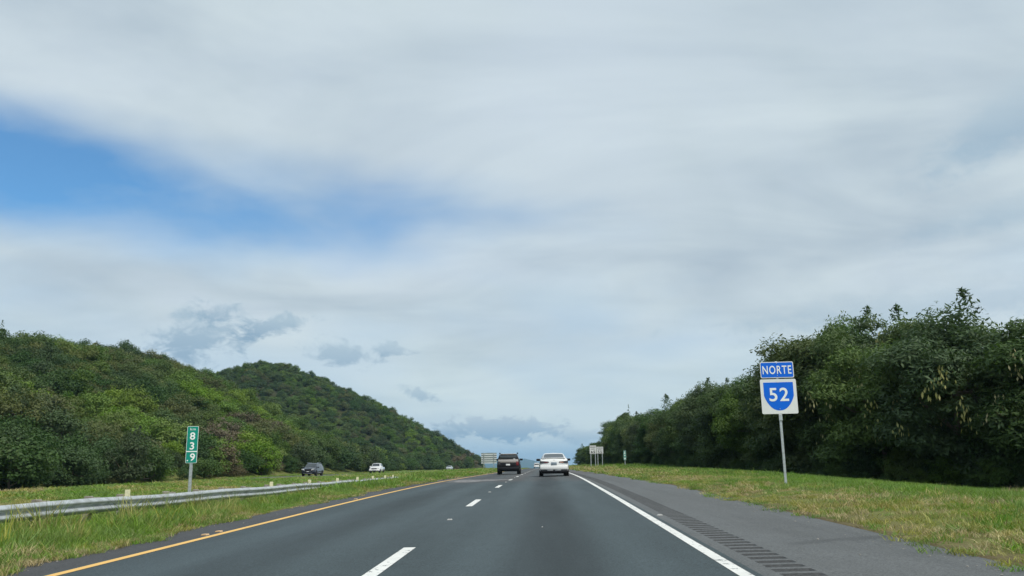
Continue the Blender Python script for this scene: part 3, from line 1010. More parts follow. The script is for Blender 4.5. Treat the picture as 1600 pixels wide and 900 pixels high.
pbox(suv, 'tail_lamp', M_tail, .66, .88, -2.245, -2.10, .73, 1.075, .03)
pbox(suv, 'tail_lamp', M_taildark, -.88, -.66, -2.245, -2.10, .73, 1.075, .03)  # red lamp coloured dark, a reflection's darkening put into the colour
pbox(suv, 'number_plate', M_plate_w, -.20, .15, -2.245, -2.22, .74, .88, .006)
pbox(suv, 'wiper_sticker', M_plate_w, .42, .60, -2.240, -2.228, 1.245, 1.30, .004)
for s in (-1, 1):
    MB().tube([(s * .76, -1.95, 1.70), (s * .76, -1.85, 1.80), (s * .76, .0, 1.81), (s * .76, .15, 1.74)], .028, 8).build('roof_rail', M_trim, suv, .6)

BIG = [(-2.45, .45, .76, .88, .74, .82, 1.12, .66, 1.40), (-2.38, .36, .86, .97, .74, .90, 1.16, .68, 1.58), (-2.0, .30, .88, .99, .72, .92, 1.17, .69, 1.71), (-1.0, .28, .88, .99, .70, .92, 1.15, .69, 1.76), (0, .28, .88, .99, .70, .92, 1.12, .69, 1.75),
       (.55, .28, .88, .99, .70, .92, 1.10, .69, 1.68), (1.25, .30, .88, .99, .68, .90, 1.08, .78, 1.18), (1.95, .32, .86, .97, .66, .86, 1.00, .74, 1.08), (2.34, .36, .80, .92, .64, .80, .88, .68, .98), (2.45, .40, .68, .82, .62, .70, .78, .58, .86)]


def opp(x, y): return th(-32, y) + .06


dk = vehicle('sport_utility_vehicle', (-32.9, 120.0, opp(-32.9, 120)), math.pi, BIG, M_pnavy, 'dark blue black sport utility vehicle approaching on the opposite carriageway', ((-2.0, -1.05), (-.97, -.1), (0.0, .85)),
             (-2.0, -2.38, .2, .9), (.55, 1.25, .05, .95), (-1.5, 1.5), .985, .37)
mirrors(dk, .98, .9, 1.10, M_pnavy)
for s in (-1, 1):
    hl = MB().prism([(p[0] * s, p[1]) for p in ((.46, .80), (.55, .76), (.62, .86), (.90, .90), (.88, .97), (.58, .95))][::-1 if s > 0 else 1], 2.34, 2.475)
    hl.build('headlamp', M_lens, dk, None, .008)
pbox(dk, 'grille', M_trim, -.46, .46, 2.36, 2.47, .66, .92, .03)
pbox(dk, 'grille_bar', M_chrome, -.46, .46, 2.44, 2.482, .635, .66, .006)
pbox(dk, 'lower_intake', M_trim, -.62, .62, 2.36, 2.478, .42, .56, .02)
pbox(dk, 'skid_plate', M_chrome, -.66, .66, 2.38, 2.49, .345, .385, .01)
pbox(dk, 'number_plate', M_plate_w, -.16, .16, 2.47, 2.487, .565, .63, .004)
for s in (-1, 1):
    MB().tube([(s * .70, -1.9, 1.73), (s * .70, -1.8, 1.80), (s * .70, .2, 1.80), (s * .70, .35, 1.74)], .022, 8).build('roof_rail', M_chrome, dk, .6)
    pbox(dk, 'sill_trim', M_chrome, *( (.985, 1.0) if s > 0 else (-1.0, -.985) ), -1.0, 1.0, .40, .45, .004)

PIC = [(-2.70, .55, .78, .88, .80, .84, 1.08, .80, 1.12), (-2.62, .48, .86, .94, .80, .90, 1.12, .86, 1.16), (-1.05, .42, .86, .95, .78, .90, 1.12, .86, 1.16), (-1.0, .40, .86, .95, .78, .90, 1.15, .72, 1.62), (-.75, .40, .86, .95, .78, .90, 1.16, .68, 1.80), (.15, .40, .86, .95, .76, .90, 1.16, .67, 1.83),
       (.55, .40, .86, .95, .76, .90, 1.15, .68, 1.78), (1.20, .40, .86, .95, .76, .90, 1.14, .78, 1.24), (1.95, .42, .86, .95, .74, .88, 1.06, .78, 1.16), (2.55, .46, .84, .93, .72, .84, .98, .74, 1.08), (2.66, .48, .78, .86, .68, .78, .86, .66, .94)]
pk = vehicle('pickup_truck', (-30.6, 155.0, opp(-30.6, 155)), math.pi, PIC, M_pw, 'white pickup truck approaching on the opposite carriageway', ((-.85, -.12), (-.04, .85)),
             (-.75, -1.0, .2, .8), (.55, 1.20, .06, .94), (-1.75, 1.72), .945, .39)
mirrors(pk, .95, .95, 1.15, M_pw)
pbox(pk, 'grille', M_trim, -.50, .50, 2.56, 2.685, .74, .96, .03)
pbox(pk, 'grille_emblem', M_chrome, -.10, .10, 2.68, 2.695, .83, .90, .008)
pbox(pk, 'headlamp', M_rim, .56, .86, 2.50, 2.67, .86, .96, .02, True)
pbox(pk, 'front_bumper', M_pw, -.92, .92, 2.50, 2.72, .46, .70, .05)
pbox(pk, 'fog_lamp', M_trim, .58, .82, 2.70, 2.735, .56, .64, .01, True)
pbox(pk, 'lower_intake', M_trim, -.45, .45, 2.70, 2.735, .52, .60, .01)

sl = vehicle('sedan', (-30.6, 275.0, opp(-30.6, 275)), math.pi, SED, M_psilver, 'silver car half hidden behind the median grass on the opposite carriageway', ((-1.45, -.45), (-.38, .62)),
             (-1.0, -1.72, .10, .94), (.75, 1.45, .08, .95), (-1.42, 1.42), .92, .335)
pbox(sl, 'headlamp', M_lens, .55, .80, 2.2, 2.40, .66, .74, .02, True); mirrors(sl, .92, .75, .95, M_psilver)

sx, sy = -2.45, 288.0
vn = vehicle('van', (sx, sy, zroad(sx, sy) + .003), 0, SUV, M_pw, 'tiny white van far ahead at the crest of the road', ((-1.95, -1.05), (-.98, -.12)), (None, 0, 0, 0), (.45, 1.05, .06, .94), (-1.32, 1.38), .965, .37)
pbox(vn, 'rear_window', M_glass, -.76, .76, -2.225, -2.13, 1.10, 1.52, .04)
pbox(vn, 'tail_lamp', M_tail, .78, .90, -2.24, -2.1, .8, 1.05, .02, True)
pbox(vn, 'rear_bumper', M_pw, -.93, .93, -2.27, -2.05, .40, .635, .05)
#@@PART3
# ================================================================== vegetation
def crown_mesh(name, seed, rx, h, z0, ncl, nleaf, L, Wd, mat, leaders=2, droop=.25, rc=(.26, .42), flat=1.0):
    """foliage as leaf-sized faces spread over uneven clumps; returns mesh and clump centres"""
    r = np.random.default_rng(seed)
    hz = (h - z0) / 2; cz = z0 + hz
    d = r.normal(size=(ncl, 3)); d /= np.linalg.norm(d, axis=1)[:, None]
    k = r.uniform(.35, .80, ncl)[:, None] ** .6
    c = d * k * [rx, rx * r.uniform(.85, 1.1), hz] * [1, 1, .86] + [0, 0, cz]
    c[:, :2] *= (1 - .30 * np.clip((c[:, 2] - cz) / hz, 0, 1) ** 2)[:, None]
    c[:, 2] += r.normal(0, .05 * h, ncl)
    rad = r.uniform(rc[0], rc[1], ncl) * rx
    w = rad ** 2; w /= w.sum()
    ci = r.choice(ncl, nleaf, p=w)
    u = r.normal(size=(nleaf, 3)); u /= np.linalg.norm(u, axis=1)[:, None]
    u[:, 2] = np.where(u[:, 2] < -.2, u[:, 2] * r.uniform(-.7, 1, nleaf), u[:, 2])
    rr = rad[ci] * (r.uniform(.35, 1.12, nleaf) ** .55)
    rr *= 1 + .25 * np.sin(u[:, 0] * 7 + ci) * np.sin(u[:, 1] * 6 + ci * 2)
    p = c[ci] + u * rr[:, None] * [1, 1, .78 * flat]
    n = u * .75 + np.array([0, 0, .55]) + r.normal(0, .45, (nleaf, 3))
    clv = r.uniform(0, 1, ncl)
    lv = .55 * clv[ci] + .45 * r.uniform(0, 1, nleaf)
    if leaders:
        P2, N2 = [], []
        for q in range(leaders):
            a = r.uniform(0, 6.28); x = r.uniform(0, .75) * rx
            b0 = np.array([x * math.cos(a), x * math.sin(a), cz + hz * math.sqrt(max(0, 1 - (x / rx) ** 2)) * .72])
            ln = r.uniform(.14, .26) * h; m_ = int(nleaf * .008) + 14
            t = r.uniform(0, 1, m_)
            lean = r.normal(0, .16, 2)
            pos = b0 + np.stack([lean[0] * t * ln, lean[1] * t * ln, t * ln], -1) + r.normal(0, 1, (m_, 3)) * (np.array([.16, .16, .06]) * rx * .7) * (1.15 - t)[:, None]
            P2.append(pos); N2.append(r.normal(0, 1, (m_, 3)) + [0, 0, .6])
        P2 = np.concatenate(P2); p = np.concatenate([p, P2]); n = np.concatenate([n, np.concatenate(N2)]); lv = np.concatenate([lv, r.uniform(0, 1, len(P2))])
    p[:, 2] = np.maximum(p[:, 2], .05 + .1 * r.random(len(p)))
    N = len(p)
    n /= np.linalg.norm(n, axis=1)[:, None]
    t = np.cross(n, r.normal(size=(N, 3))); t /= np.linalg.norm(t, axis=1)[:, None]
    t[:, 2] -= droop; t /= np.linalg.norm(t, axis=1)[:, None]
    b = np.cross(n, t); b /= np.linalg.norm(b, axis=1)[:, None]
    s = r.uniform(.65, 1.35, N)[:, None]
    v = np.stack([p - t * L * .5 * s, p - b * Wd * .5 * s + n * .12 * Wd, p + t * L * .5 * s, p + b * Wd * .5 * s + n * .12 * Wd], 1).reshape(-1, 3)
    f = np.arange(4 * N).reshape(-1, 4)
    me = npmesh(name, v, f, mat, False, {'lv': np.repeat(lv, 4)})
    return me, c


def trunk_mesh(name, seed, h, c, r0, n=5):
    r = random.Random(seed)
    m = MB()
    top = Vector((r.uniform(-.2, .2), r.uniform(-.2, .2), h * .55))
    mid = Vector((r.uniform(-.15, .15), r.uniform(-.15, .15), h * .25))
    m.tube([(0, 0, -.4), (0, 0, .0), mid, top], [r0 * 1.3, r0, r0 * .8, r0 * .45], 8)
    cc = sorted([Vector(q) for q in c], key=lambda q: -q.length)[:40]
    r.shuffle(cc)
    for q in cc[:n]:
        s = mid.lerp(top, r.random()) if q.z > h * .35 else mid * .6
        m.tube([s, s.lerp(q, .5) + Vector((0, 0, -.04 * h)), q], [r0 * .5, r0 * .32, r0 * .12], 6, False)
    return m.mesh(name, M_bark, .8)


# -- prototypes of the right hand wood (feathery roadside trees)
RT = []
for k in range(6):
    me, c = crown_mesh('crown', 100 + k, 3.3, 8.6, .35, 54, 30000, .23, .075, M_rt[1 if k in (1, 2, 5) else 0], (0, 0, 0, 1, 1, 0)[k], .35, (.22, .36))
    tr = trunk_mesh('trunk', 200 + k, 8.6, c, .16, 7)
    RT.append((me, tr, c))


def pods_mesh(seed, c):
    r = np.random.default_rng(seed)
    P = []
    for q in range(46):
        a = c[r.integers(len(c))]
        d = np.array([a[0], a[1], 0]); d = d / (np.linalg.norm(d) + 1e-6)
        b = a + d * r.uniform(.5, 1.1) + [0, 0, r.uniform(-.7, .2)]
        if b[2] < 2.6: continue
        P.append(b + r.normal(0, .16, (r.integers(4, 13), 3)) * [1, 1, 1.3])
    P = np.concatenate(P); N = len(P)
    a = r.uniform(0, 6.28, N); L = r.uniform(.17, .30, N); Wd = .038
    tx = np.stack([np.cos(a), np.sin(a), 0 * a], -1) * Wd
    dn = np.stack([r.normal(0, .12, N), r.normal(0, .12, N), -np.ones(N)], -1) * L[:, None]
    v = np.stack([P, P + dn * .5 - tx, P + dn, P + dn * .5 + tx], 1).reshape(-1, 3)
    return npmesh('seed_pods', v, np.arange(4 * N).reshape(-1, 4), M_pod, False, {'lv': np.repeat(r.uniform(0, 1, N), 4)})


RIGHT = [(25.7, 32.3, 7.3), (26.9, 35.1, 7.4), (21.4, 36.3, 8.0), (24.7, 37.7, 8.0), (19.1, 39.6, 8.7), (21.7, 42.5, 8.9), (17.1, 43.5, 8.1), (20.5, 46.0, 9.5), (16.6, 47.4, 9.0), (19.9, 49.2, 10.2), (15.7, 50.2, 9.1), (19.9, 53.1, 10.5), (16.4, 53.8, 9.2), (20.5, 55.6, 11.0), (16.1, 58.2, 7.7), (20.3, 60.3, 10.3), (15.2, 62.3, 7.4), (19.8, 63.2, 10.6), (14.8, 66.3, 7.6), (19.5, 67.5, 9.1), (15.4, 69.2, 8.2), (19.9, 71.9, 8.9), (14.6, 74.4, 8.4), (19.4, 76.1, 9.8), (15.5, 78.6, 7.6), (18.7, 79.9, 8.7), (15.6, 82.0, 7.8), (19.3, 84.1, 10.0), (15.4, 87.6, 7.9), (19.6, 88.9, 9.0), (14.9, 91.6, 7.9), (19.4, 93.6, 9.8), (14.5, 96.1, 7.2), (19.0, 97.4, 9.8), (14.5, 101.1, 6.7), (18.4, 102.7, 9.9), (14.4, 105.3, 7.7), (18.4, 107.3, 9.3), (13.8, 110.4, 7.2), (18.5, 113.1, 9.7), (14.6, 116.2, 7.8), (18.7, 117.9, 9.0), (13.7, 120.6, 7.5), (17.8, 122.7, 8.9), (13.2, 126.0, 8.1), (18.2, 127.7, 8.3), (13.6, 130.7, 8.3), (17.5, 133.5, 8.3), (13.0, 137.4, 8.5), (17.3, 138.3, 8.5), (13.9, 142.4, 8.8), (17.6, 144.2, 9.8), (12.6, 148.8, 6.7), (16.6, 150.6, 9.8), (13.3, 153.4, 8.4), (16.4, 155.9, 9.3), (13.2, 159.7, 6.1), (16.7, 162.1, 10.1), (12.3, 166.3, 5.1), (16.7, 168.4, 11.4), (11.9, 172.3, 5.2), (16.6, 174.8, 11.5), (12.0, 177.8, 5.6), (16.4, 180.9, 11.5), (12.3, 185.8, 5.6), (16.4, 187.3, 9.8), (12.0, 192.1, 5.9), (15.3, 193.8, 6.6), (11.8, 199.2, 5.9), (15.6, 200.5, 6.9), (12.0, 204.9, 6.2), (15.2, 208.4, 6.0), (11.2, 213.4, 5.4), (15.8, 214.6, 6.3), (11.5, 220.0, 5.9), (15.9, 221.2, 6.7), (11.2, 227.4, 5.4), (14.9, 230.1, 6.8), (11.2, 234.5, 6.0), (14.7, 237.7, 7.1), (10.5, 243.5, 3.5), (15.4, 245.2, 7.1)]
WOODG = 'trees of the right hand wood'
ORD = ('first', 'second', 'third', 'fourth', 'fifth', 'sixth', 'seventh', 'eighth', 'ninth', 'tenth', 'eleventh', 'twelfth', 'thirteenth', 'fourteenth', 'fifteenth', 'sixteenth', 'seventeenth', 'eighteenth')
_fr = sorted([t for t in RIGHT[::2] if t[0] / t[1] <= .335], key=lambda t: -t[0] / t[1])
_pd = sorted([t for t in RIGHT if t[0] / t[1] > .335 and t[1] < 52], key=lambda t: t[0] / t[1])
podn = 0
PODL = ['tall tree hung with pale pods, leftmost pod tree right of the 52 sign', 'tall tree hung with pale pods, second pod tree right of the 52 sign',
        'tall tree hung with pale pods, third pod tree right of the 52 sign', 'tree with a few pale pods at the right edge of the photo']
rg = random.Random(5)
for q, (x, y, h) in enumerate(RIGHT):
    me, tr, c = RT[(q * 5 + q // 3) % 6]
    front = q % 2 == 0
    s = h / (8.7 if y < 56 else 9.1)
    wx = max(s, .72) * rg.uniform(.98, 1.25)
    lab = 'dark leafy tree in the dense right hand wood between the 52 sign and the crest'
    if px_right := (x / y > .335):
        lab = 'leafy tree in the tall stand right of the 52 sign'
    elif y > 150:
        lab = 'far dark tree of the right hand wood standing by the crest'
    if (x, y, h) in _fr and _fr.index((x, y, h)) < 16:
        lab = '%s tree left of the 52 sign in the front row of the wood' % ORD[_fr.index((x, y, h))]
    o = empty('roadside_tree', (x, y, th(x, y) - .05), rg.uniform(0, 6.28), lab, 'tree', WOODG)
    o.scale = (wx, wx, s)
    link('crown', me, o); link('trunk', tr, o)
    if px_right and podn < 8 and y < 52:
        pm = link('seed_pods', pods_mesh(900 + q, c), o); tag(pm, 'pale hanging seed pods', None, None, 'stuff')
        podn += 1
        o['label'] = 'leafy tree with hanging pale seed pods, %s such tree right of the 52 sign' % ORD[_pd.index((x, y, h))]
        o['group'] = 'pod trees right of the 52 sign'

# -- hillside shrubs
HP = []
for mi in range(5):
    for k in range(3):
        me, c = crown_mesh('crown', 300 + mi * 10 + k, 2.6, 4.3, .1, 30, 3800, .26, .135, M_leafs[mi], (0, 1, 0)[k], .15, (.26, .44))
        HP.append((me, trunk_mesh('trunk', 400 + mi * 10 + k, 4.3, c, .11, 4)))
rng = np.random.default_rng(21)


def hill_points():
    pts = []
    # hill 1, foot to ridge
    for gx in np.arange(-150, -40, 2.75):
        for gy in np.arange(22, 345, 2.75):
            pts.append((gx + rng.uniform(-1.5, 1.5), gy + rng.uniform(-1.5, 1.5), 1))
    for gx in np.arange(-300, -34, 3.8):
        for gy in np.arange(345, 640, 3.8):
            pts.append((gx + rng.uniform(-2, 2), gy + rng.uniform(-2, 2), 2))
    return np.array(pts)


PTS = hill_points()
hx, hy = PTS[:, 0], PTS[:, 1]
hh = hills(hx, hy)
base_x = -43 - 3 * np.sin(hy * .03)
keep = (hh > .05) | ((hx < base_x + 1.5) & (hx > base_x - 4) & (hy < 400))
PTS = PTS[keep]; hx, hy, hh = hx[keep], hy[keep], hh[keep]
hz = terrain(hx, hy)
# what the camera side sees: drop the far side of the ridges
CM = np.array(cam.matrix_world.inverted())


def to_px(x, y, z):
    q = np.stack([x, y, z, np.ones_like(x)], -1) @ CM.T
    return 800 + 1300 * q[:, 0] / -q[:, 2], 450 - 1300 * q[:, 1] / -q[:, 2], -q[:, 2]


px, py, dep = to_px(hx, hy, hz + 3.0)
inview = (px > -160) & (px < 900)
vis = np.ones(len(hx), bool)
for j in range(len(hx)):
    if hy[j] < 60 or hh[j] < 4: continue
    t = np.linspace(.25, .97, 40)
    zl = 1.17 + (hz[j] + 5.5 - 1.17) * t
    if np.any(terrain(hx[j] * t, hy[j] * t) > zl + .5): vis[j] = False
ok = inview & vis
hx, hy, hz, hh, dep, px, py = (a[ok] for a in (hx, hy, hz, hh, dep, px, py))
N = len(hx)
n1 = np.sin(hx * .11 + hy * .05) + np.sin(hx * .05 - hy * .083 + 1.2) + .7 * np.sin(hx * .21 + hy * .17 + .5) + rng.normal(0, .55, N)
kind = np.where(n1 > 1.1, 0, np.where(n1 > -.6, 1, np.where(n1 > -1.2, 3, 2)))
kind = np.where((hy > 345) & (kind == 0) & (rng.random(N) < .6), 1, kind)
kind = np.where((hy > 345) & (rng.random(N) < .3), 2, kind)
low = (hh < 13) & (hy < 130)
kind = np.where(low & (n1 > -.6) & (rng.random(N) < .55), 0, kind)
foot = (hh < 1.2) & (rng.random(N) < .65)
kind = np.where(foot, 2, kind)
brown = (np.hypot((px - 385) / 75, (py - 690) / 42) < 1) & (rng.random(N) < .36)
brown |= (rng.random(N) < .008)
brown |= (np.hypot((px - 725) / 18, (py - 718) / 12) < 1) & (rng.random(N) < .6)
kind = np.where(brown, 4, kind)
var = rng.integers(0, 3, N)
scl = (.50 + .85 * rng.random(N) ** 1.7) * np.where(hy > 345, 1.02, 1.0) * np.where(foot, 1.0, 1.0)
scz = scl * rng.uniform(.8, 1.15, N) * np.where(hh < 2, 1.05, .95)
rot = rng.uniform(0, 6.28, N)
order = np.argsort(-(scl / dep))
ind = order[:218]
rest = order[218:]
for j in ind:
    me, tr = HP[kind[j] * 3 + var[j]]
    if kind[j] == 4:
        lab, g = 'brownish half dry shrub among the green ones on the left hill', 'dry shrubs on the left hill'
    elif True:
        cw = ('bright green', 'mid green', 'dark green', 'olive')[kind[j]]
        where = ('at the left edge' if px[j] < 130 else 'left of the km sign' if px[j] < 275 else 'behind the km sign' if px[j] < 330 else 'between km sign and dark car' if px[j] < 465 else 'behind the oncoming cars')
        hw_ = 'at the foot of the left hill' if hh[j] < 3.5 else 'low on the left hill' if hh[j] < 9 else 'halfway up the left hill'
        lab, g = '%s shrub %s, %s' % (cw, hw_, where), '%s shrubs %s, %s' % (cw, hw_, where)
    elif hh[j] < 3.5:
        lab, g = 'green shrub in the thicket along the foot of the left hill', 'shrubs along the foot of the left hill'
    else:
        lab, g = 'green shrub on the lower slope of the left hill', 'shrubs on the lower slope of the left hill'
    o = empty('hillside_shrub', (hx[j], hy[j], hz[j] - .15), rot[j], lab, 'shrub', g)
    o.scale = (scl[j], scl[j], scz[j])
    link('crown', me, o); link('trunk', tr, o)


# -- scatter helper: one object that instances small meshes on its points
def scatter_group(name, coll):
    g = bpy.data.node_groups.new(name, 'GeometryNodeTree')
    g.interface.new_socket('Geometry', in_out='INPUT', socket_type='NodeSocketGeometry')
    g.interface.new_socket('Geometry', in_out='OUTPUT', socket_type='NodeSocketGeometry')
    nd, lk = g.nodes, g.links
    gi, go = nd.new('NodeGroupInput'), nd.new('NodeGroupOutput')
    ci = nd.new('GeometryNodeCollectionInfo')
    ci.inputs['Collection'].default_value = coll
    ci.inputs['Separate Children'].default_value = True
    ci.inputs['Reset Children'].default_value = True
    iop = nd.new('GeometryNodeInstanceOnPoints')
    iop.inputs['Pick Instance'].default_value = True

    def attr(nm, typ):
        a = nd.new('GeometryNodeInputNamedAttribute'); a.data_type = typ; a.inputs['Name'].default_value = nm
        return a.outputs['Attribute']
    e2r = nd.new('FunctionNodeEulerToRotation')
    lk.new(attr('rot', 'FLOAT_VECTOR'), e2r.inputs[0])
    lk.new(gi.outputs[0], iop.inputs['Points'])
    lk.new(ci.outputs[0], iop.inputs['Instance'])
    lk.new(attr('idx', 'INT'), iop.inputs['Instance Index'])
    lk.new(e2r.outputs[0], iop.inputs['Rotation'])
    lk.new(attr('scl', 'FLOAT_VECTOR'), iop.inputs['Scale'])
    lk.new(iop.outputs[0], go.inputs[0])
    return g


def scatter(name, meshes, P, idx, rot, scl, label, cat):
    coll = bpy.data.collections.new(name + '_kinds')
    for k, m in enumerate(meshes):
        coll.objects.link(bpy.data.objects.new('%s_kind_%02d' % (name, k), m))
    me = bpy.data.meshes.new(name)
    n = len(P)
    me.vertices.add(n); me.vertices.foreach_set('co', np.ascontiguousarray(P, dtype=np.float32).ravel())
    a = me.attributes.new('idx', 'INT', 'POINT'); a.data.foreach_set('value', np.ascontiguousarray(idx, dtype=np.int32))
    a = me.attributes.new('rot', 'FLOAT_VECTOR', 'POINT'); a.data.foreach_set('vector', np.ascontiguousarray(rot, dtype=np.float32).ravel())
    a = me.attributes.new('scl', 'FLOAT_VECTOR', 'POINT'); a.data.foreach_set('vector', np.ascontiguousarray(scl, dtype=np.float32).ravel())
    me.update()
    o = link(name, me)
    md = o.modifiers.new('scatter', 'NODES'); md.node_group = scatter_group(name + '_scatter', coll)
    return tag(o, label, cat, None, 'stuff')


z3 = np.zeros(len(rest))
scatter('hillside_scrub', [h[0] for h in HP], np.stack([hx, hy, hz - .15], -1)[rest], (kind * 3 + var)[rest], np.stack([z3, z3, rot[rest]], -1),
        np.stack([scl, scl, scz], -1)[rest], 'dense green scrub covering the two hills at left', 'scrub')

# undergrowth at the foot of the right hand wood and inside it
n = 620
ry = 30 + 215 * rng.random(n) ** 1.5
rx = np.interp(ry, [30, 36, 40, 46, 66, 90, 130, 200, 260], [27, 20.3, 16.8, 14.8, 13.3, 13.3, 12.2, 10.3, 9.6]) + np.abs(rng.normal(0, 3.2, n)) * np.where(rng.random(n) < .5, .25, 1.2) + .4
us = rng.uniform(.22, .5, n) * np.where(rx - np.interp(ry, [30, 36, 40, 46, 66, 90, 130, 200, 260], [27, 20.3, 16.8, 14.8, 13.3, 13.3, 12.2, 10.3, 9.6]) > 2.5, 1.7, .85)
ui = rng.choice([6, 7, 8, 3, 4], n)
zz = np.zeros(n)
scatter('undergrowth', [h[0] for h in HP], np.stack([rx, ry, terrain(rx, ry) - .1], -1), ui, np.stack([zz, zz, rng.uniform(0, 6.28, n)], -1),
        np.stack([us, us, us * rng.uniform(.8, 1.2, n)], -1), 'dark leafy undergrowth below the right hand wood', 'undergrowth')

# lone tree breaking the skyline at the left edge
me, c = crown_mesh('crown', 777, 2.4, 7.4, 1.0, 16, 2600, .36, .13, M_leafs[2], 3, .2, (.16, .26), .7)
lx, ly = -115.6, 171.0
o = empty('ridge_tree', (lx, ly, th(lx, ly) - .2), .7, 'dark open crowned tree rising above the ridge at the left edge', 'tree')
o.scale = (1, 1, 1.08)
link('crown', me, o); link('trunk', trunk_mesh('trunk', 778, 7.4, c, .14, 14), o)
# slender sapling standing proud at the crest end of the right hand wood
me, c = crown_mesh('crown', 779, 1.0, 9.6, 2.0, 22, 2300, .30, .10, M_rt[0], 1, .2, (.28, .5), .8)
sxp, syp = 12.9, 131.0
o = empty('slender_tree', (sxp, syp, th(sxp, syp) - .2), 0, 'slender upright tree standing proud of the wood above the small green sign', 'tree')
link('crown', me, o); link('trunk', trunk_mesh('trunk', 780, 9.6, c, .09, 8), o)


# ------------------------------------------------------------------ grass
def tuft_mesh(name, seed, nb, hgt, spread, bw, mat, lean=.45):
    r = np.random.default_rng(seed)
    a = r.uniform(0, 6.28, nb); rad = spread * np.sqrt(r.random(nb))
    b = np.stack([np.cos(a) * rad, np.sin(a) * rad, np.full(nb, -.03)], -1)
    d = r.uniform(0, 6.28, nb); H = hgt * r.uniform(.5, 1.15, nb); ln = lean * r.uniform(.2, 1.2, nb) * H
    dv = np.stack([np.cos(d), np.sin(d), 0 * d], -1)
    w = r.uniform(0, 6.28, nb); wv = np.stack([np.cos(w), np.sin(w), 0 * w], -1) * (bw * r.uniform(.6, 1.3, nb))[:, None] * .5
    m_ = b + dv * (ln * .35)[:, None] + np.stack([0 * H, 0 * H, H * .6], -1)
    t_ = b + dv * ln[:, None] + np.stack([0 * H, 0 * H, H], -1)
    v = np.stack([b - wv, b + wv, m_ + wv * .8, m_ - wv * .8, t_], 1).reshape(-1, 3)
    o = np.arange(nb)[:, None] * 5
    f = np.concatenate([o + [0, 1, 2], o + [0, 2, 3], o + [3, 2, 4]])
    lv = np.repeat(r.uniform(0, 1, nb), 5)
    return npmesh(name, v, f, mat, False, {'lv': lv})


TU = []
for mi in range(4):
    for k in range(3):
        TU.append(tuft_mesh('tuft', 500 + mi * 10 + k, 46, .26, .20, .012, M_grass[mi], .6))      # 0-11 near, short
for mi in range(4):
    for k in range(2):
        TU.append(tuft_mesh('tuft', 600 + mi * 10 + k, 60, .30, .42, .030, M_grass[mi], .6))      # 12-19 far, wide
for k in range(2):
    TU.append(tuft_mesh('tuft', 650 + k, 26, .55, .10, .012, M_grass[2 if k else 0], .5))          # 20-21 tall seeding stalks
rg2 = np.random.default_rng(77)


def nz2(x, y, s=1.0):
    return (np.sin(x * 1.1 * s + y * .63 * s + .5) + np.sin(x * .47 * s - y * .91 * s + 2) + .8 * np.sin(x * 2.3 * s + y * 1.7 * s) + .6 * np.sin(y * .21 * s + 1)) / 2


def lay(name, n, xr, yr, ypow, pick, size, label, far=False, edge=None):
    y = yr[0] + (yr[1] - yr[0]) * rg2.random(n) ** ypow
    x0 = xr[0](y) if callable(xr[0]) else np.full(n, xr[0]); x1 = xr[1](y) if callable(xr[1]) else np.full(n, xr[1])
    u = rg2.random(n)
    x = x0 + (x1 - x0) * u
    k, s = pick(x, y, u), size(x, y, u)
    z = terrain(x, y)
    zz = np.zeros(n)
    scatter(name, TU, np.stack([x, y, z], -1), k, np.stack([rg2.normal(0, .1, n), rg2.normal(0, .1, n), rg2.uniform(0, 6.28, n)], -1), s, label, 'grass')


def kinds(m, far, n):
    return np.where(far, 12 + m * 2 + rg2.integers(0, 2, n), m * 3 + rg2.integers(0, 3, n))


def pick_left(x, y, u):
    n = len(x); q = nz2(x, y) + rg2.normal(0, .45, n)
    e = (-x - 6.3)
    m = np.where(q > .75, 1, np.where(q > -1.15, 0, 2))
    m = np.where((e < .55 + .3 * np.sin(y * .8)) & (rg2.random(n) < .5), np.where(rg2.random(n) < .6, 3, 2), m)
    k = kinds(m, y > 34, n)
    return np.where((rg2.random(n) < .035) & (y < 34), 20 + rg2.integers(0, 2, n), k)


def size_left(x, y, u):
    n = len(x); e = np.clip((-x - 6.3) / 1.2, .15, 1)
    s = (.55 + .75 * e) * rg2.uniform(.75, 1.3, n) * (1 + .25 * nz2(x, y, .7))
    h = s * (.45 + .75 * e) * (1 + .3 * np.clip(nz2(x, y, .5), -1, 1))
    return np.stack([s, s, h * .62 * (1 - .55 * ss(24, 38, y) * ss(7.6, 9.2, -x))], -1)


EL = lambda y: -6.32 - .12 * np.sin(y * 1.3) - .16 * np.sin(y * .37 + 1) - .08 * np.sin(y * 3.1)
lay('verge_grass', 11500, (EL, -10.2), (3.5, 70), 1.5, pick_left, size_left, 'tall green grass between the yellow line and the guardrail')


def pick_med(x, y, u):
    n = len(x); q = nz2(x, y, .5) + rg2.normal(0, .5, n)
    m = np.where(q > .9, 1, np.where(q > -.45, 0, 2)); m = np.where((q < -1.2), 3, m)
    return kinds(m, y > 30, n)


def size_med(x, y, u):
    n = len(x); s = rg2.uniform(.8, 1.35, n) * (1 + np.clip((y - 40) / 90, 0, 1.2))
    return np.stack([s, s, rg2.uniform(.25, .5, n) * (1 - .45 * ss(60, 90, y) * ss(-14, -20, x))], -1)


lay('median_grass', 15000, (-26.6, -9.6), (10, 130), 1.25, pick_med, size_med, 'yellow green grass of the median behind the guardrail')
lay('median_grass_far', 7000, (-26.6, EL), (66, 330), 1.3, pick_med, lambda x, y, u: size_med(x, y, u) * [1.25, 1.25, .8], 'grass of the median running up to the crest')
lay('hill_foot_grass', 3500, (lambda y: -43 - 3 * np.sin(y * .03), -38.4), (28, 330), 1.2, pick_med, size_med, 'strip of grass below the left hill')

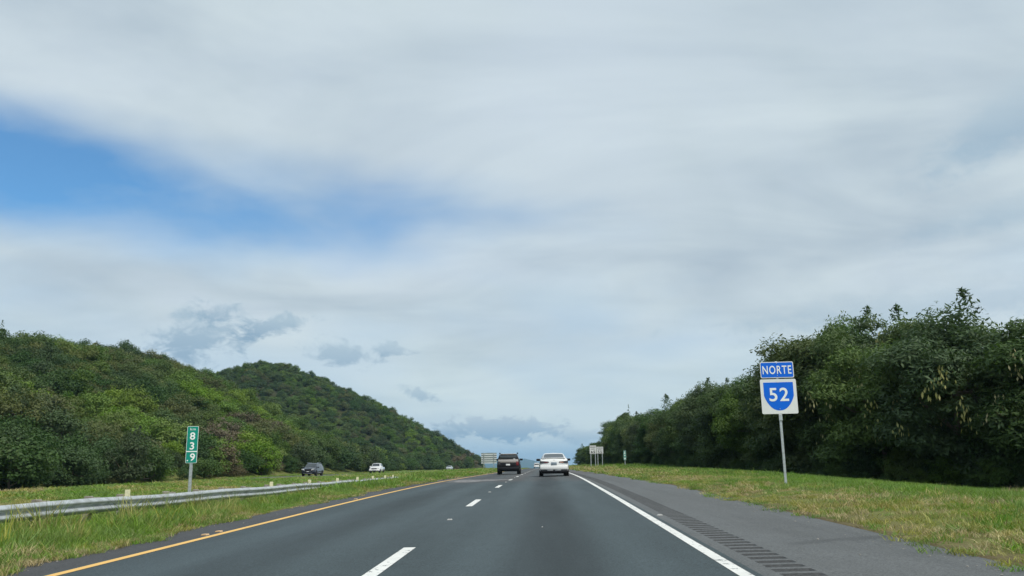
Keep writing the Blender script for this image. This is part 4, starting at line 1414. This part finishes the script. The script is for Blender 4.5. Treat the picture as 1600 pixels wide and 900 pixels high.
ER = lambda y: 4.33 + .10 * np.sin(y * 1.1) + .12 * np.sin(y * .43 + 2) + .05 * np.sin(y * 3.7)
XT = lambda y: np.interp(y, [0, 30, 36, 40, 46, 66, 90, 130, 200, 260], [40, 27, 20.8, 17.2, 15.2, 13.6, 13.6, 12.4, 10.6, 10])


def pick_right(x, y, u):
    n = len(x); q = nz2(x, y, .8) + rg2.normal(0, .5, n)
    e = (x - 4.3)
    g = np.clip((e - 1.2) / 4.5, 0, 1)                       # dry by the asphalt, green towards the wood
    r = rg2.random(n) + .16 * nz2(x, y, .45)
    m = np.where(r < .28 + .84 * g, np.where(q > .35, 1, 0), np.where(q > -.1, 2, 3))
    m = np.where((e < .35) & (rg2.random(n) < .35), 1, m)
    patch = np.hypot((x - 12.5) / 1.5, (y - 20.5) / 1.3) < 1
    m = np.where(patch & (rg2.random(n) < .8), 2 + (rg2.random(n) < .4), m)
    return kinds(m, y > 38, n)


def size_right(x, y, u):
    n = len(x); e = np.clip((x - 4.3) / 5, 0, 1)
    s = rg2.uniform(.6, 1.15, n) * (1 + np.clip((y - 40) / 120, 0, 1))
    h = s * (.30 + .34 * e) * (1 + .25 * nz2(x, y, .6))
    patch = np.hypot((x - 12.5) / 1.5, (y - 20.5) / 1.3) < 1
    return np.stack([s, s, np.where(patch, h * 1.7, h)], -1)


lay('bank_grass', 21000, (ER, XT), (5, 62), 1.15, pick_right, size_right, 'green and straw coloured grass of the right hand bank')
lay('bank_grass_far', 7000, (ER, XT), (60, 330), 1.4, pick_right, lambda x, y, u: size_right(x, y, u) * [1.3, 1.3, 1.0], 'grass of the right hand bank towards the crest')

# ================================================================== far country and air
def mountains():
    xs = np.arange(-9000, 9001, 60.0)
    rows = []
    r = np.random.default_rng(6)
    ph = r.uniform(0, 6.28, 9)

    def top(x, k):
        n = sum(np.sin(x / w + ph[i] + k * 2.1) * a for i, (w, a) in enumerate(((900, 22), (420, 12), (190, 9), (95, 5), (50, 2.5))))
        return n
    for k, (y, base) in enumerate(((8200, 0), (9600, 26))):
        h = top(xs, k) * .62 + base + 62 * (1 - ss(-260, 120, xs)) - 18 * ss(60, 320, xs) + 60 * (1 - ss(-2600, -900, xs)) + 55 * ss(1200, 3500, xs)
        for (dy, q) in ((-1500, 0), (-800, .45), (-300, .85), (0, 1.0), (500, .5), (1200, 0)):
            jag = .08 * np.sin(xs / 70 + dy) * (0 if q in (0, 1) else 1)
            rows.append(np.stack([xs, np.full_like(xs, y + dy), -50 + (h + 52) * np.clip(q + jag, 0, 1)], -1))
    me = None
    V, F, n = [], [], 0
    for a in range(2):
        g = np.stack(rows[a * 6:(a + 1) * 6]); V.append(g.reshape(-1, 3))
        i = np.arange(g.shape[0] * g.shape[1]).reshape(g.shape[:2]) + n
        F.append(np.stack([i[:-1, :-1], i[:-1, 1:], i[1:, 1:], i[1:, :-1]], -1).reshape(-1, 4)); n += g.shape[0] * g.shape[1]
    m = worn('far_wooded_slopes', (.035, .065, .03), (.06, .075, .04), .002, .95, 0, .1)
    tag(link('mountains', npmesh('mountains', np.concatenate(V), np.concatenate(F), m, True)), 'low blue mountains on the horizon beyond the crest', None, None, 'structure')


mountains()

hz_ = MB().box(-14500, 14500, -600, 12500, -140, 160).build('haze', None)
tag(hz_, 'thin even haze in the air', 'haze', None, 'stuff')
hm = bpy.data.materials.new('haze_air'); hm.use_nodes = True
hm.node_tree.nodes.clear()
ho = hm.node_tree.nodes.new('ShaderNodeOutputMaterial'); hv = hm.node_tree.nodes.new('ShaderNodeVolumePrincipled')
hv.inputs['Color'].default_value = (.42, .70, 1.0, 1)
hv.inputs['Density'].default_value = 1.05e-4
hv.inputs['Anisotropy'].default_value = 0.0
hm.node_tree.links.new(hv.outputs[0], ho.inputs['Volume'])
hz_.data.materials.append(hm)
